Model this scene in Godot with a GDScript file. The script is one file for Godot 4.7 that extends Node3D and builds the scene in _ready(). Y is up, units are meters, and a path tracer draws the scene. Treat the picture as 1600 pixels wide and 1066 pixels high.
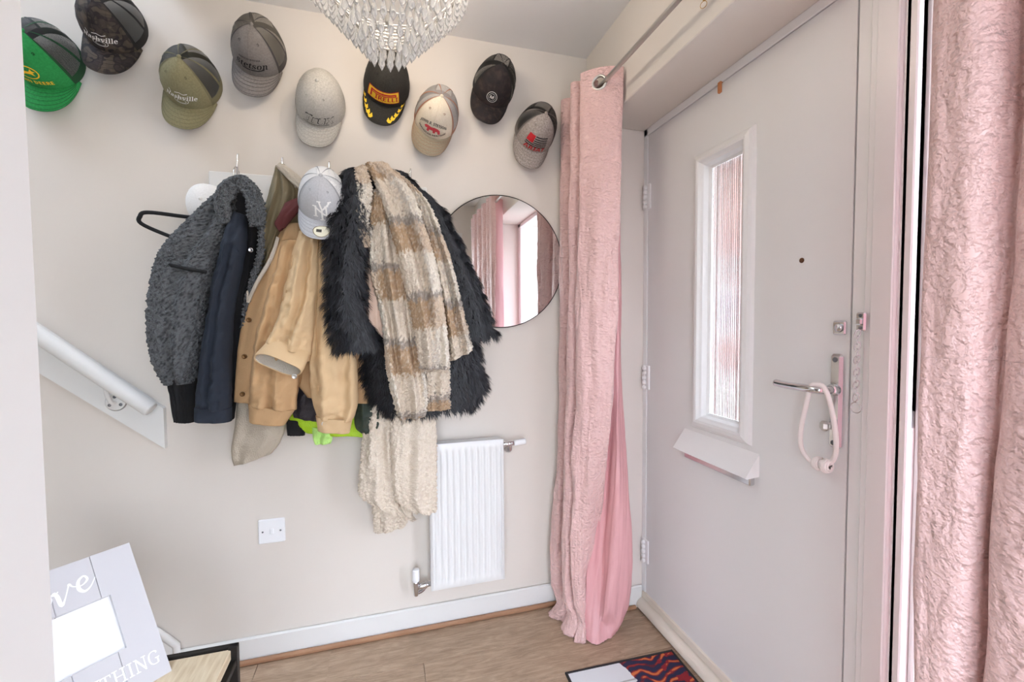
extends Node3D
# A small hallway: coats and caps on the back wall, front door on the right.
# Metres; wall_back is the plane z = 0, the camera looks towards -z and a little to +x.

const CEIL := 2.4
const XB := 0.86        # inner face of the wall with the front door
const XD := 1.067       # face of the door frame, deep in the reveal
const SOFFIT := 2.063
const Z_REVEAL := 0.127
const Z_REVEAL_END := 1.76
const Z_FRONT := 2.55   # wall behind the camera

var M := {}
var names := {}
var rng := RandomNumberGenerator.new()
var lumps := FastNoiseLite.new()
var curls := FastNoiseLite.new()
var waves := FastNoiseLite.new()

func _ready():
	rng.seed = 7
	setup_view()
	setup_noise()
	setup_materials()
	build_room()
	build_door()
	build_outside()
	build_curtains()
	build_stairs()
	build_radiator()
	build_mirror()
	build_coat_rack()
	build_garments()
	build_caps()
	build_chandelier()
	build_table_and_frame()
	build_doormat()
	build_small_things()

# ------------------------------------------------------------------ view, sky, light
func setup_view():
	var cam := Camera3D.new()
	cam.name = "camera"
	cam.fov = 75.43
	cam.near = 0.02
	cam.position = Vector3(0, 1.253, 1.8045)
	cam.rotation_order = EULER_ORDER_YXZ
	cam.rotation = Vector3(-0.0413, -0.2779, -0.0069)
	add_child(cam)
	var sky_m := ProceduralSkyMaterial.new()
	sky_m.sky_top_color = Color(0.80, 0.86, 0.94)
	sky_m.sky_horizon_color = Color(0.95, 0.96, 0.98)
	sky_m.ground_bottom_color = Color(0.55, 0.53, 0.5)
	sky_m.ground_horizon_color = Color(0.85, 0.85, 0.85)
	sky_m.sky_energy_multiplier = 1.0
	var sky := Sky.new()
	sky.sky_material = sky_m
	var env := Environment.new()
	env.background_mode = Environment.BG_SKY
	env.sky = sky
	env.background_energy_multiplier = 10.0
	env.tonemap_mode = Environment.TONE_MAPPER_LINEAR
	env.tonemap_exposure = 1.43
	env.sdfgi_enabled = true
	env.ssao_enabled = true
	env.ssil_enabled = true
	var we := WorldEnvironment.new()
	we.name = "world_environment"
	we.environment = env
	add_child(we)

# ------------------------------------------------------------------ helpers
func setup_noise():
	lumps.noise_type = FastNoiseLite.TYPE_SIMPLEX_SMOOTH
	lumps.frequency = 9.0
	lumps.seed = 3
	waves.noise_type = FastNoiseLite.TYPE_SIMPLEX_SMOOTH
	waves.frequency = 28.0
	waves.seed = 5
	curls.noise_type = FastNoiseLite.TYPE_CELLULAR
	curls.frequency = 95.0
	curls.fractal_type = FastNoiseLite.FRACTAL_NONE
	curls.seed = 11

func srgb(r, g, b) -> Color:
	return Color(r / 255.0, g / 255.0, b / 255.0)

func mat(color: Color, rough := 0.8, metal := 0.0) -> StandardMaterial3D:
	var m := StandardMaterial3D.new()
	m.albedo_color = color
	m.roughness = rough
	m.metallic = metal
	return m

func noise_tex(size: int, freq: float, ramp: Array, type := FastNoiseLite.TYPE_SIMPLEX_SMOOTH, seed_ := 1, octaves := 4) -> NoiseTexture2D:
	var n := FastNoiseLite.new()
	n.noise_type = type
	n.frequency = freq
	n.seed = seed_
	n.fractal_octaves = octaves
	var t := NoiseTexture2D.new()
	t.width = size
	t.height = size
	t.seamless = true
	t.noise = n
	var g := Gradient.new()
	var offs := PackedFloat32Array()
	var cols := PackedColorArray()
	for r in ramp:
		offs.append(r[0])
		cols.append(r[1])
	g.offsets = offs
	g.colors = cols
	t.color_ramp = g
	return t

func bump_tex(size: int, freq: float, strength: float, type := FastNoiseLite.TYPE_SIMPLEX_SMOOTH, seed_ := 1, octaves := 3) -> NoiseTexture2D:
	var n := FastNoiseLite.new()
	n.noise_type = type
	n.frequency = freq
	n.seed = seed_
	n.fractal_octaves = octaves
	var t := NoiseTexture2D.new()
	t.width = size
	t.height = size
	t.seamless = true
	t.noise = n
	t.as_normal_map = true
	t.bump_strength = strength
	return t

func triplanar(m: StandardMaterial3D, scale: Vector3, world := false):
	m.uv1_triplanar = true
	m.uv1_world_triplanar = world
	m.uv1_scale = scale

func cloth(color: Color, weave: NoiseTexture2D, scale: float, rough := 0.9, strength := 1.0) -> StandardMaterial3D:
	var m := mat(color, rough)
	m.normal_enabled = true
	m.normal_texture = weave
	m.normal_scale = strength
	triplanar(m, Vector3.ONE * scale)
	return m

func numbered(called: String) -> String:
	if not names.has(called):
		names[called] = 0
		return called
	names[called] += 1
	return "%s_%03d" % [called, names[called]]

func thing(called: String, label: String, category: String, at := Vector3.ZERO, group := "") -> Node3D:
	var o := Node3D.new()
	o.name = numbered(called)
	add_child(o)
	o.position = at
	tag(o, label, category, group)
	return o

func tag(o: Node, label: String, category: String, group := ""):
	o.set_meta("label", label)
	o.set_meta("category", category)
	if group != "":
		o.set_meta("group", group)

func structure(called: String, label: String, category: String) -> Node3D:
	var o := thing(called, label, category)
	o.set_meta("kind", "structure")
	return o

func part(parent: Node, called: String, mesh: Mesh, m: Material, at := Vector3.ZERO, basis := Basis.IDENTITY) -> MeshInstance3D:
	var o := MeshInstance3D.new()
	o.name = called
	o.mesh = mesh
	o.material_override = m
	o.transform = Transform3D(basis, at)
	o.cast_shadow = GeometryInstance3D.SHADOW_CASTING_SETTING_ON
	parent.add_child(o, true)
	return o

# a box between two corners with chamfered edges: 44 triangles
func cbox(a: Vector3, b: Vector3, ch := 0.003) -> ArrayMesh:
	var lo := Vector3(min(a.x, b.x), min(a.y, b.y), min(a.z, b.z))
	var hi := Vector3(max(a.x, b.x), max(a.y, b.y), max(a.z, b.z))
	var c: Vector3 = (lo + hi) / 2
	var h: Vector3 = (hi - lo) / 2
	ch = min(ch, min(h.x, min(h.y, h.z)) * 0.9)
	var st := SurfaceTool.new()
	st.begin(Mesh.PRIMITIVE_TRIANGLES)
	st.set_smooth_group(-1)
	var sg := [-1, 1]
	var P := func(s: Vector3, axis: int) -> Vector3:
		var q := Vector3(s.x * (h.x - ch), s.y * (h.y - ch), s.z * (h.z - ch))
		q[axis] = s[axis] * h[axis]
		return c + q
	var tri := func(p: Vector3, q: Vector3, r: Vector3):
		var n: Vector3 = (r - p).cross(q - p)
		if n.dot((p + q + r) / 3 - c) < 0:
			var tmp := q
			q = r
			r = tmp
		for v in [p, q, r]:
			st.set_uv(Vector2(v.x, v.z))
			st.add_vertex(v)
	for ax in 3:
		var u := (ax + 1) % 3
		var w := (ax + 2) % 3
		for s in sg:
			var k := []
			for pq in [[-1, -1], [1, -1], [1, 1], [-1, 1]]:
				var v := Vector3.ZERO
				v[ax] = s
				v[u] = pq[0]
				v[w] = pq[1]
				k.append(P.call(v, ax))
			tri.call(k[0], k[1], k[2])
			tri.call(k[0], k[2], k[3])
		# edges parallel to ax
		for s in sg:
			for t in sg:
				var v0 := Vector3.ZERO
				v0[ax] = -1
				v0[u] = s
				v0[w] = t
				var v1 := v0
				v1[ax] = 1
				tri.call(P.call(v0, u), P.call(v1, u), P.call(v1, w))
				tri.call(P.call(v0, u), P.call(v1, w), P.call(v0, w))
	for sx in sg:
		for sy in sg:
			for sz in sg:
				var v := Vector3(sx, sy, sz)
				tri.call(P.call(v, 0), P.call(v, 1), P.call(v, 2))
	st.generate_normals()
	return st.commit()

# joins meshes into one
func join(list: Array) -> ArrayMesh:
	var st := SurfaceTool.new()
	st.begin(Mesh.PRIMITIVE_TRIANGLES)
	for m in list:
		if m is Array:
			st.append_from(m[0], 0, m[1])
		else:
			st.append_from(m, 0, Transform3D.IDENTITY)
	return st.commit()

# grid of points, row by row (nu points a row); Pu x Pv points outward
func grid_mesh(pts: PackedVector3Array, nu: int, nv: int, wrap := false, flip := false, uvs := PackedVector2Array(), cols := PackedColorArray(), holes := []) -> ArrayMesh:
	var idx := PackedInt32Array()
	var lim := nu if wrap else nu - 1
	for j in nv - 1:
		for i in lim:
			var a := j * nu + i
			var b := j * nu + (i + 1) % nu
			var c := a + nu
			var d := b + nu
			var cut := false
			for h in holes:
				if ((pts[a] + pts[d]) / 2).distance_to(h) < 0.0235:
					cut = true
			if cut:
				continue
			if flip:
				idx.append_array([a, b, d, a, d, c])
			else:
				idx.append_array([a, d, b, a, c, d])
	# smooth normals
	var nor := PackedVector3Array()
	nor.resize(pts.size())
	for t in range(0, idx.size(), 3):
		var p := pts[idx[t]]
		var n := (pts[idx[t + 2]] - p).cross(pts[idx[t + 1]] - p)
		nor[idx[t]] += n
		nor[idx[t + 1]] += n
		nor[idx[t + 2]] += n
	for i in nor.size():
		nor[i] = nor[i].normalized() if nor[i].length_squared() > 1e-20 else Vector3.UP
	var arr := []
	arr.resize(Mesh.ARRAY_MAX)
	arr[Mesh.ARRAY_VERTEX] = pts
	arr[Mesh.ARRAY_NORMAL] = nor
	if uvs.size() == 0:
		uvs.resize(pts.size())
		for j in nv:
			for i in nu:
				uvs[j * nu + i] = Vector2(float(i) / nu, float(j) / max(1, nv - 1))
	arr[Mesh.ARRAY_TEX_UV] = uvs
	if cols.size():
		arr[Mesh.ARRAY_COLOR] = cols
	arr[Mesh.ARRAY_INDEX] = idx
	var m := ArrayMesh.new()
	m.add_surface_from_arrays(Mesh.PRIMITIVE_TRIANGLES, arr)
	return m

func tube(path: Array, radius, seg := 10, closed := false) -> ArrayMesh:
	var n := path.size()
	var pts := PackedVector3Array()
	var up := Vector3.UP
	var rows := n + (1 if closed else 0)
	var prev := Vector3.ZERO
	for k in rows:
		var i := k % n
		var a: Vector3 = path[(i - 1 + n) % n] if (closed or i > 0) else path[i]
		var b: Vector3 = path[(i + 1) % n] if (closed or i < n - 1) else path[i]
		var t := (b - a).normalized()
		if prev == Vector3.ZERO:
			prev = t.cross(up if abs(t.dot(up)) < 0.95 else Vector3.RIGHT).normalized()
		prev = (prev - t * prev.dot(t)).normalized()
		var q := prev.cross(t)
		var r: float = radius[i] if radius is Array else radius
		for s in seg:
			var an := TAU * s / seg
			pts.append(path[i] + (prev * cos(an) + q * sin(an)) * r)
	if not closed:
		var head := PackedVector3Array()
		for s in seg:
			head.append(path[0])
		var all := PackedVector3Array()
		all.append_array(head)
		all.append_array(pts)
		for s in seg:
			all.append(path[n - 1])
		return grid_mesh(all, seg, n + 2, true, true)
	return grid_mesh(pts, seg, rows, true, true)

# profile of (radius, height) turned round +y, listed from the top down
func lathe(profile: Array, seg := 20) -> ArrayMesh:
	var pts := PackedVector3Array()
	for p in profile:
		for s in seg:
			var an := TAU * s / seg
			pts.append(Vector3(cos(an) * p[0], p[1], sin(an) * p[0]))
	return grid_mesh(pts, seg, profile.size(), true)

func torus(r: float, t: float, seg := 24, ring := 8) -> ArrayMesh:
	var path := []
	for i in seg:
		var an := TAU * i / seg
		path.append(Vector3(cos(an) * r, 0, sin(an) * r))
	return tube(path, t, ring, true)

# an outline in the plane of u and v, given thickness along w, edges sharp
func slab(outline: Array, depth: float, origin: Vector3, u: Vector3, v: Vector3) -> ArrayMesh:
	var w := u.cross(v).normalized()
	var poly := PackedVector2Array(outline)
	if Geometry2D.is_polygon_clockwise(poly):
		poly.reverse()
	var tris := Geometry2D.triangulate_polygon(poly)
	var st := SurfaceTool.new()
	st.begin(Mesh.PRIMITIVE_TRIANGLES)
	st.set_smooth_group(-1)
	var at := func(p: Vector2, d: float):
		st.set_uv(p)
		st.add_vertex(origin + u * p.x + v * p.y + w * d)
	for i in range(0, tris.size(), 3):
		var a := poly[tris[i]]
		var b := poly[tris[i + 1]]
		var c := poly[tris[i + 2]]
		if (b - a).cross(c - a) < 0:
			var tmp := b
			b = c
			c = tmp
		at.call(a, depth); at.call(c, depth); at.call(b, depth)
		at.call(a, 0.0); at.call(b, 0.0); at.call(c, 0.0)
	for i in poly.size():
		var a := poly[i]
		var b := poly[(i + 1) % poly.size()]
		at.call(a, 0.0); at.call(b, depth); at.call(b, 0.0)
		at.call(a, 0.0); at.call(a, depth); at.call(b, depth)
	st.generate_normals()
	return st.commit()

func crom(a, b, c, d, t: float):
	return (b * 2.0 + (c - a) * t + (a * 2.0 - b * 5.0 + c * 4.0 - d) * t * t + (b * 3.0 - a - c * 3.0 + d) * t * t * t) * 0.5

func along(list: Array, t: float):
	var f: float = clamp(t, 0.0, 1.0) * (list.size() - 1)
	var i: int = min(int(f), list.size() - 2)
	return crom(list[max(i - 1, 0)], list[i], list[i + 1], list[min(i + 2, list.size() - 1)], f - i)

func smooth_path(list: Array, n: int) -> Array:
	var out := []
	for i in n:
		out.append(along(list, float(i) / (n - 1)))
	return out

func text_tris(text: String, font_name: String, height: float, bold := false, shear := 0.0, stretch := 1.0) -> Array:
	# lettering as flat triangles, centred, capitals about height tall
	var t := TextMesh.new()
	var f := SystemFont.new()
	f.font_names = PackedStringArray([font_name])
	if bold:
		f.font_weight = 700
	t.font = f
	t.text = text
	t.font_size = 48
	t.pixel_size = height / 34.0
	t.depth = 0.0
	t.curve_step = 1.5
	var arr := t.get_mesh_arrays()
	var vs: PackedVector3Array = arr[Mesh.ARRAY_VERTEX]
	var ix: PackedInt32Array = arr[Mesh.ARRAY_INDEX]
	var out := []
	for i in ix:
		var v := vs[i]
		out.append(Vector2((v.x + v.y * shear) * stretch, v.y))
	return out

# ------------------------------------------------------------------ materials
func setup_materials():
	var weave := bump_tex(256, 0.09, 6.0, FastNoiseLite.TYPE_SIMPLEX_SMOOTH, 4, 2)
	var twill := bump_tex(256, 0.06, 5.0, FastNoiseLite.TYPE_SIMPLEX_SMOOTH, 9, 3)
	var curl := bump_tex(256, 0.06, 14.0, FastNoiseLite.TYPE_CELLULAR, 6, 1)
	M.wall = mat(srgb(223, 215, 206), 0.85)
	M.ceiling = mat(srgb(236, 234, 232), 0.9)
	M.white_paint = mat(srgb(229, 228, 225), 0.45)
	M.reveal = mat(srgb(228, 219, 212), 0.85)
	M.door = mat(srgb(232, 231, 230), 0.42)
	M.upvc = mat(srgb(240, 239, 238), 0.3)
	M.cream = mat(srgb(232, 222, 207), 0.5)
	M.chrome = mat(srgb(215, 215, 218), 0.12, 1.0)
	M.satin_steel = mat(srgb(200, 198, 194), 0.35, 1.0)
	M.brass = mat(srgb(190, 155, 95), 0.3, 1.0)
	M.bronze = mat(srgb(120, 90, 60), 0.4, 1.0)
	M.dark_metal = mat(srgb(45, 42, 40), 0.5, 0.6)
	M.radiator = mat(srgb(230, 230, 229), 0.35)
	M.plastic = mat(srgb(242, 243, 245), 0.35)
	M.screw = mat(srgb(120, 122, 126), 0.4, 0.8)
	M.mirror = mat(srgb(238, 240, 240), 0.0, 1.0)
	M.black = mat(srgb(22, 21, 22), 0.55)
	M.brown = mat(srgb(96, 58, 32), 0.6)
	M.leather = mat(srgb(196, 128, 82), 0.7)
	# oak laminate: streaks along the plank
	M.oak = []
	for k in 4:
		var m := mat(Color.WHITE, 0.5)
		m.albedo_texture = oak_texture(40 + k)
		m.uv1_scale = Vector3(1.0 / 1.25, 1.0 / 0.19, 1)
		M.oak.append(m)
	M.bead = mat(srgb(178, 136, 104), 0.5)
	M.bead.albedo_texture = noise_tex(256, 0.012, [[0.0, srgb(215, 205, 200)], [1.0, Color.WHITE]])
	triplanar(M.bead, Vector3(1.2, 12, 12), true)
	M.pale_oak = mat(Color.WHITE, 0.6)
	M.pale_oak.albedo_texture = noise_tex(512, 0.01, [[0.0, srgb(205, 182, 148)], [0.5, srgb(222, 203, 172)], [1.0, srgb(232, 216, 188)]], FastNoiseLite.TYPE_SIMPLEX_SMOOTH, 8, 5)
	triplanar(M.pale_oak, Vector3(14, 14, 1.6))
	# cloths
	# crushed velvet: one dye; the pile is pressed this way and that, which the relief carries
	M.velvet = mat(srgb(232, 192, 187), 0.42)
	M.velvet.metallic_specular = 0.6
	M.velvet.rim_enabled = true
	M.velvet.rim = 0.9
	M.velvet.rim_tint = 0.35
	M.velvet.normal_enabled = true
	M.velvet.normal_texture = crushed_pile()
	M.velvet.normal_scale = 0.8
	M.satin = mat(srgb(226, 170, 172), 0.5)
	M.satin.backlight_enabled = true
	M.satin.backlight = srgb(90, 45, 45)
	M.fleece = cloth(srgb(98, 101, 104), curl, 14.0, 0.95, 1.0)
	M.fleece.vertex_color_use_as_albedo = true
	M.rib_black = cloth(srgb(24, 24, 26), weave, 30.0)
	M.denim = cloth(srgb(32, 40, 53), twill, 30.0, 0.85)
	M.black_cloth = cloth(srgb(20, 20, 24), weave, 30.0)
	M.olive = cloth(srgb(126, 114, 88), twill, 20.0, 0.7)
	M.stone = cloth(srgb(186, 175, 158), twill, 10.0, 0.7)
	M.canvas = cloth(srgb(194, 158, 116), twill, 24.0, 0.9)
	M.twill = cloth(srgb(208, 178, 138), twill, 24.0, 0.9)
	M.twill_in = cloth(srgb(205, 196, 182), curl, 20.0, 0.95)
	M.burgundy = cloth(srgb(92, 44, 44), weave, 26.0, 0.95)
	M.lime = cloth(srgb(176, 216, 40), twill, 12.0, 0.5)
	M.lime_pale = cloth(srgb(186, 232, 130), twill, 12.0, 0.5)
	M.dark_green = cloth(srgb(48, 58, 48), twill, 12.0, 0.6)
	M.plum = cloth(srgb(46, 40, 46), twill, 12.0, 0.6)
	M.fur_skin = cloth(srgb(20, 21, 25), curl, 10.0, 0.95)
	M.fur = mat(Color.WHITE, 0.55)
	M.fur.vertex_color_use_as_albedo = true
	M.sherpa = cloth(Color.WHITE, curl, 12.0, 0.95, 0.8)
	M.sherpa.vertex_color_use_as_albedo = true
	M.blush = mat(srgb(222, 192, 172), 0.5)
	M.navy_satin = mat(srgb(30, 36, 48), 0.35)
	# glass
	M.clear = mat(Color(1, 1, 1, 0.08), 0.0)
	M.clear.transparency = BaseMaterial3D.TRANSPARENCY_ALPHA
	M.reeded = mat(Color(1, 1, 1, 0.03), 0.16)
	M.reeded.refraction_enabled = true
	M.reeded.refraction_scale = 0.05
	M.crystal = mat(Color(1, 1, 1, 0.22), 0.03)
	M.crystal.refraction_enabled = true
	M.crystal.refraction_scale = 0.05

func oak_texture(s: int) -> ImageTexture:
	var w := 1024
	var h := 192
	var im := Image.create(w, h, false, Image.FORMAT_RGB8)
	var n := FastNoiseLite.new()
	n.seed = s
	n.noise_type = FastNoiseLite.TYPE_SIMPLEX_SMOOTH
	n.frequency = 0.006
	n.fractal_octaves = 3
	var fine := FastNoiseLite.new()
	fine.seed = s + 100
	fine.frequency = 0.02
	fine.fractal_octaves = 4
	var tone := -0.02 + 0.03 * (s % 3)
	for y in h:
		for x in w:
			var big := n.get_noise_2d(x * 0.8, y * 4.0)
			var ring := sin((y * 0.11 + n.get_noise_2d(x * 0.5 + 300, y * 1.6) * 9.0) * 2.0)
			var g := fine.get_noise_2d(x * 0.35, y * 9.0)
			var v := 0.5 + 0.20 * big + 0.07 * ring + 0.2 * g + tone
			var pore := 1.0 if fine.get_noise_2d(x * 0.6 + 900, y * 22.0) < 0.33 else 0.88
			var c := Color(0.54, 0.44, 0.355).lerp(Color(0.81, 0.71, 0.605), clamp(v, 0.0, 1.0))
			im.set_pixel(x, y, c * pore)
	return ImageTexture.create_from_image(im)

func crushed_pile() -> ImageTexture:
	# relief of the pressed pile: broad patches with short wisps across them
	var s := 768
	var im := Image.create(s, s, false, Image.FORMAT_RF)
	var a := FastNoiseLite.new()
	a.seed = 31
	a.frequency = 0.010
	a.fractal_octaves = 3
	a.domain_warp_enabled = true
	a.domain_warp_amplitude = 24.0
	a.domain_warp_frequency = 0.02
	var b := FastNoiseLite.new()
	b.seed = 32
	b.frequency = 0.045
	b.fractal_octaves = 3
	for y in s:
		for x in s:
			var v := 0.5 + 0.8 * a.get_noise_2d(x * 0.9, y * 1.1) + 0.35 * b.get_noise_2d(x * 0.55 + y * 0.12, y * 1.4)
			im.set_pixel(x, y, Color(clamp(v, 0.0, 1.0), 0, 0))
	im.bump_map_to_normal_map(16.0)
	return ImageTexture.create_from_image(im)

# ------------------------------------------------------------------ the room
func solid(parent: Node, called: String, a: Vector3, b: Vector3, m: Material, ch := 0.0015) -> MeshInstance3D:
	return part(parent, called, cbox(a, b, ch), m)

func build_room():
	# floor: oak laminate planks, each its own piece
	var fl := structure("floor", "oak laminate floor of long planks running along the coat wall", "floor")
	solid(fl, "underlay", Vector3(-3.4, -0.12, -0.1), Vector3(1.2, -0.012, Z_FRONT + 0.1), M.cream)
	var row := 0
	var z := 0.005
	var starts := [-0.476, 0.112, -0.2, 0.4, -0.75, 0.05, -0.4, 0.3, -0.1, 0.55, -0.6, 0.2, -0.3, 0.4]
	while z < Z_FRONT - 0.02:
		var z1: float = min(z + 0.19, Z_FRONT)
		var x: float = starts[row % starts.size()] - 1.25 * 3
		while x < 1.18:
			var x0: float = max(x, -3.25)
			var x1: float = min(x + 1.25, 1.16)
			if x1 - x0 > 0.03:
				var o := part(fl, "plank", plank(x1 - x0 - 0.0012, z1 - z - 0.0012), M.oak[rng.randi() % 4], Vector3(x0, 0, z))
				o.set_meta("label", "oak plank")
			x += 1.25
		z = z1
		row += 1
	solid(fl, "plank", Vector3(-3.25, -0.012, -0.02), Vector3(1.16, 0.0, 0.0045), M.oak[0], 0.0005)
	# walls
	var wb := structure("wall_back", "beige painted wall with the coats and caps", "wall")
	solid(wb, "plaster", Vector3(-3.5, -0.1, -0.14), Vector3(1.3, 3.7, 0), M.wall)
	var wr := structure("wall_right", "beige wall above and beside the front door", "wall")
	solid(wr, "lintel", Vector3(XB, SOFFIT, 0), Vector3(1.3, CEIL + 0.2, Z_FRONT), M.wall, 0.003)
	solid(wr, "pier", Vector3(XB, 0, 0.0), Vector3(1.3, SOFFIT, Z_REVEAL), M.reveal, 0.003)
	solid(wr, "pier", Vector3(XB, 0, Z_REVEAL_END), Vector3(1.3, SOFFIT, Z_FRONT), M.reveal, 0.003)
	var ce := structure("ceiling", "plain white ceiling", "ceiling")
	solid(ce, "plasterboard", Vector3(-0.7, CEIL, -0.1), Vector3(1.3, CEIL + 0.2, Z_FRONT + 0.1), M.ceiling)
	solid(ce, "plasterboard", Vector3(-3.4, CEIL, 1.17), Vector3(-0.7, CEIL + 0.2, Z_FRONT + 0.1), M.ceiling)
	# stairwell above the flight, with a roof window
	var sw := structure("wall_stairwell", "upper walls round the open stairwell", "wall")
	solid(sw, "plaster", Vector3(-0.7, CEIL + 0.2, 0), Vector3(-0.6, 3.7, 1.17), M.wall)
	solid(sw, "plaster", Vector3(-3.4, CEIL + 0.2, 1.17), Vector3(-0.6, 3.7, 1.27), M.wall)
	var sc := structure("ceiling_stairwell", "ceiling over the stairwell with a roof window", "ceiling")
	solid(sc, "plasterboard", Vector3(-3.5, 3.6, -0.1), Vector3(-2.9, 3.75, 1.27), M.ceiling)
	solid(sc, "plasterboard", Vector3(-1.2, 3.6, -0.1), Vector3(-0.6, 3.75, 1.27), M.ceiling)
	solid(sc, "plasterboard", Vector3(-2.9, 3.6, -0.1), Vector3(-1.2, 3.75, 0.1), M.ceiling)
	solid(sc, "plasterboard", Vector3(-2.9, 3.6, 1.1), Vector3(-1.2, 3.75, 1.27), M.ceiling)
	var rw := structure("window_3", "roof window over the stairs", "window")
	solid(rw, "pane", Vector3(-2.9, 3.66, 0.1), Vector3(-1.2, 3.666, 1.1), M.clear, 0.0005)
	# a painted post at the open side of the stairs stands close to the camera
	var post := structure("trim_2", "white painted post standing close at the left edge", "post")
	solid(post, "shaft", Vector3(-0.49, 0, 1.174), Vector3(-0.379, CEIL, 1.286), M.white_paint, 0.004)
	solid(post, "plinth", Vector3(-0.50, 0, 1.168), Vector3(-0.373, 0.12, 1.292), M.white_paint, 0.004)
	var wl := structure("wall_left", "plain wall at the far end of the hall", "wall")
	solid(wl, "plaster", Vector3(-3.5, 0, 0), Vector3(-3.4, 3.7, Z_FRONT + 0.12), M.wall)
	# wall behind the camera with a glazed door, seen in the round mirror
	var wc := structure("wall_front", "beige wall behind the camera with a glazed door", "wall")
	solid(wc, "plaster", Vector3(-3.4, 0, Z_FRONT), Vector3(-0.72, CEIL, Z_FRONT + 0.12), M.wall)
	solid(wc, "plaster", Vector3(0.66, 0, Z_FRONT), Vector3(1.3, CEIL, Z_FRONT + 0.12), M.wall)
	solid(wc, "plaster", Vector3(-0.72, 2.06, Z_FRONT), Vector3(0.66, CEIL, Z_FRONT + 0.12), M.wall)
	var gd := structure("door_2", "white glazed double door behind the camera, seen in the round mirror", "door")
	for s in [[-0.79, -0.72], [0.66, 0.73]]:
		solid(gd, "architrave", Vector3(s[0], 0, Z_FRONT - 0.018), Vector3(s[1], 2.13, Z_FRONT), M.white_paint, 0.004)
	solid(gd, "architrave", Vector3(-0.79, 2.06, Z_FRONT - 0.02), Vector3(0.73, 2.13, Z_FRONT), M.white_paint, 0.004)
	for x in [-0.72, -0.03]:
		var x1: float = x + 0.69
		solid(gd, "stile", Vector3(x, 0, Z_FRONT + 0.03), Vector3(x + 0.07, 2.06, Z_FRONT + 0.07), M.white_paint)
		solid(gd, "stile", Vector3(x1 - 0.07, 0, Z_FRONT + 0.03), Vector3(x1, 2.06, Z_FRONT + 0.07), M.white_paint)
		solid(gd, "rail", Vector3(x, 0, Z_FRONT + 0.03), Vector3(x1, 0.16, Z_FRONT + 0.07), M.white_paint)
		solid(gd, "rail", Vector3(x, 1.97, Z_FRONT + 0.03), Vector3(x1, 2.06, Z_FRONT + 0.07), M.white_paint)
		solid(gd, "rail", Vector3(x, 1.02, Z_FRONT + 0.03), Vector3(x1, 1.1, Z_FRONT + 0.07), M.white_paint)
		solid(gd, "pane", Vector3(x + 0.06, 0.14, Z_FRONT + 0.045), Vector3(x1 - 0.06, 1.98, Z_FRONT + 0.051), M.clear, 0.0005)
	# skirting with an oak bead along the floor
	var bb := structure("baseboard_back", "white skirting board with an oak bead along the floor", "baseboard")
	solid(bb, "board", Vector3(-0.735, 0, 0), Vector3(XB, 0.095, 0.015), M.white_paint, 0.005)
	solid(bb, "bead", Vector3(-0.735, 0, 0.015), Vector3(XB - 0.005, 0.02, 0.032), M.bead, 0.006)
	var br := structure("baseboard_right", "short white skirting in the door reveal", "baseboard")
	solid(br, "board", Vector3(XB + 0.001, 0, Z_REVEAL), Vector3(XD - 0.002, 0.095, Z_REVEAL + 0.012), M.white_paint, 0.004)
	solid(br, "bead", Vector3(XB + 0.02, 0, Z_REVEAL + 0.012), Vector3(1.03, 0.018, Z_REVEAL + 0.026), M.bead, 0.006)

func plank(lx: float, lz: float) -> ArrayMesh:
	# a plank with small bevels, its grain along x; uv in metres from a random place
	var st := SurfaceTool.new()
	st.begin(Mesh.PRIMITIVE_TRIANGLES)
	st.set_smooth_group(-1)
	var o := Vector2(rng.randf() * 1.2, 0)
	var b := 0.0012
	var q := func(p: Array):
		for i in [0, 2, 1, 0, 3, 2]:
			st.set_uv(o + Vector2(p[i].x, p[i].z))
			st.add_vertex(p[i])
	var A := Vector3(b, 0, b); var B := Vector3(lx - b, 0, b); var C := Vector3(lx - b, 0, lz - b); var D := Vector3(b, 0, lz - b)
	var a := Vector3(0, -b, 0); var bb := Vector3(lx, -b, 0); var c := Vector3(lx, -b, lz); var d := Vector3(0, -b, lz)
	var dn := Vector3(0, -0.0105, 0)
	q.call([A, D, C, B])
	q.call([a, A, B, bb]); q.call([bb, B, C, c]); q.call([c, C, D, d]); q.call([d, D, A, a])
	q.call([a + dn, a, bb, bb + dn]); q.call([bb + dn, bb, c, c + dn]); q.call([c + dn, c, d, d + dn]); q.call([d + dn, d, a, a + dn])
	q.call([a + dn, bb + dn, c + dn, d + dn])
	st.generate_normals()
	return st.commit()

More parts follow.
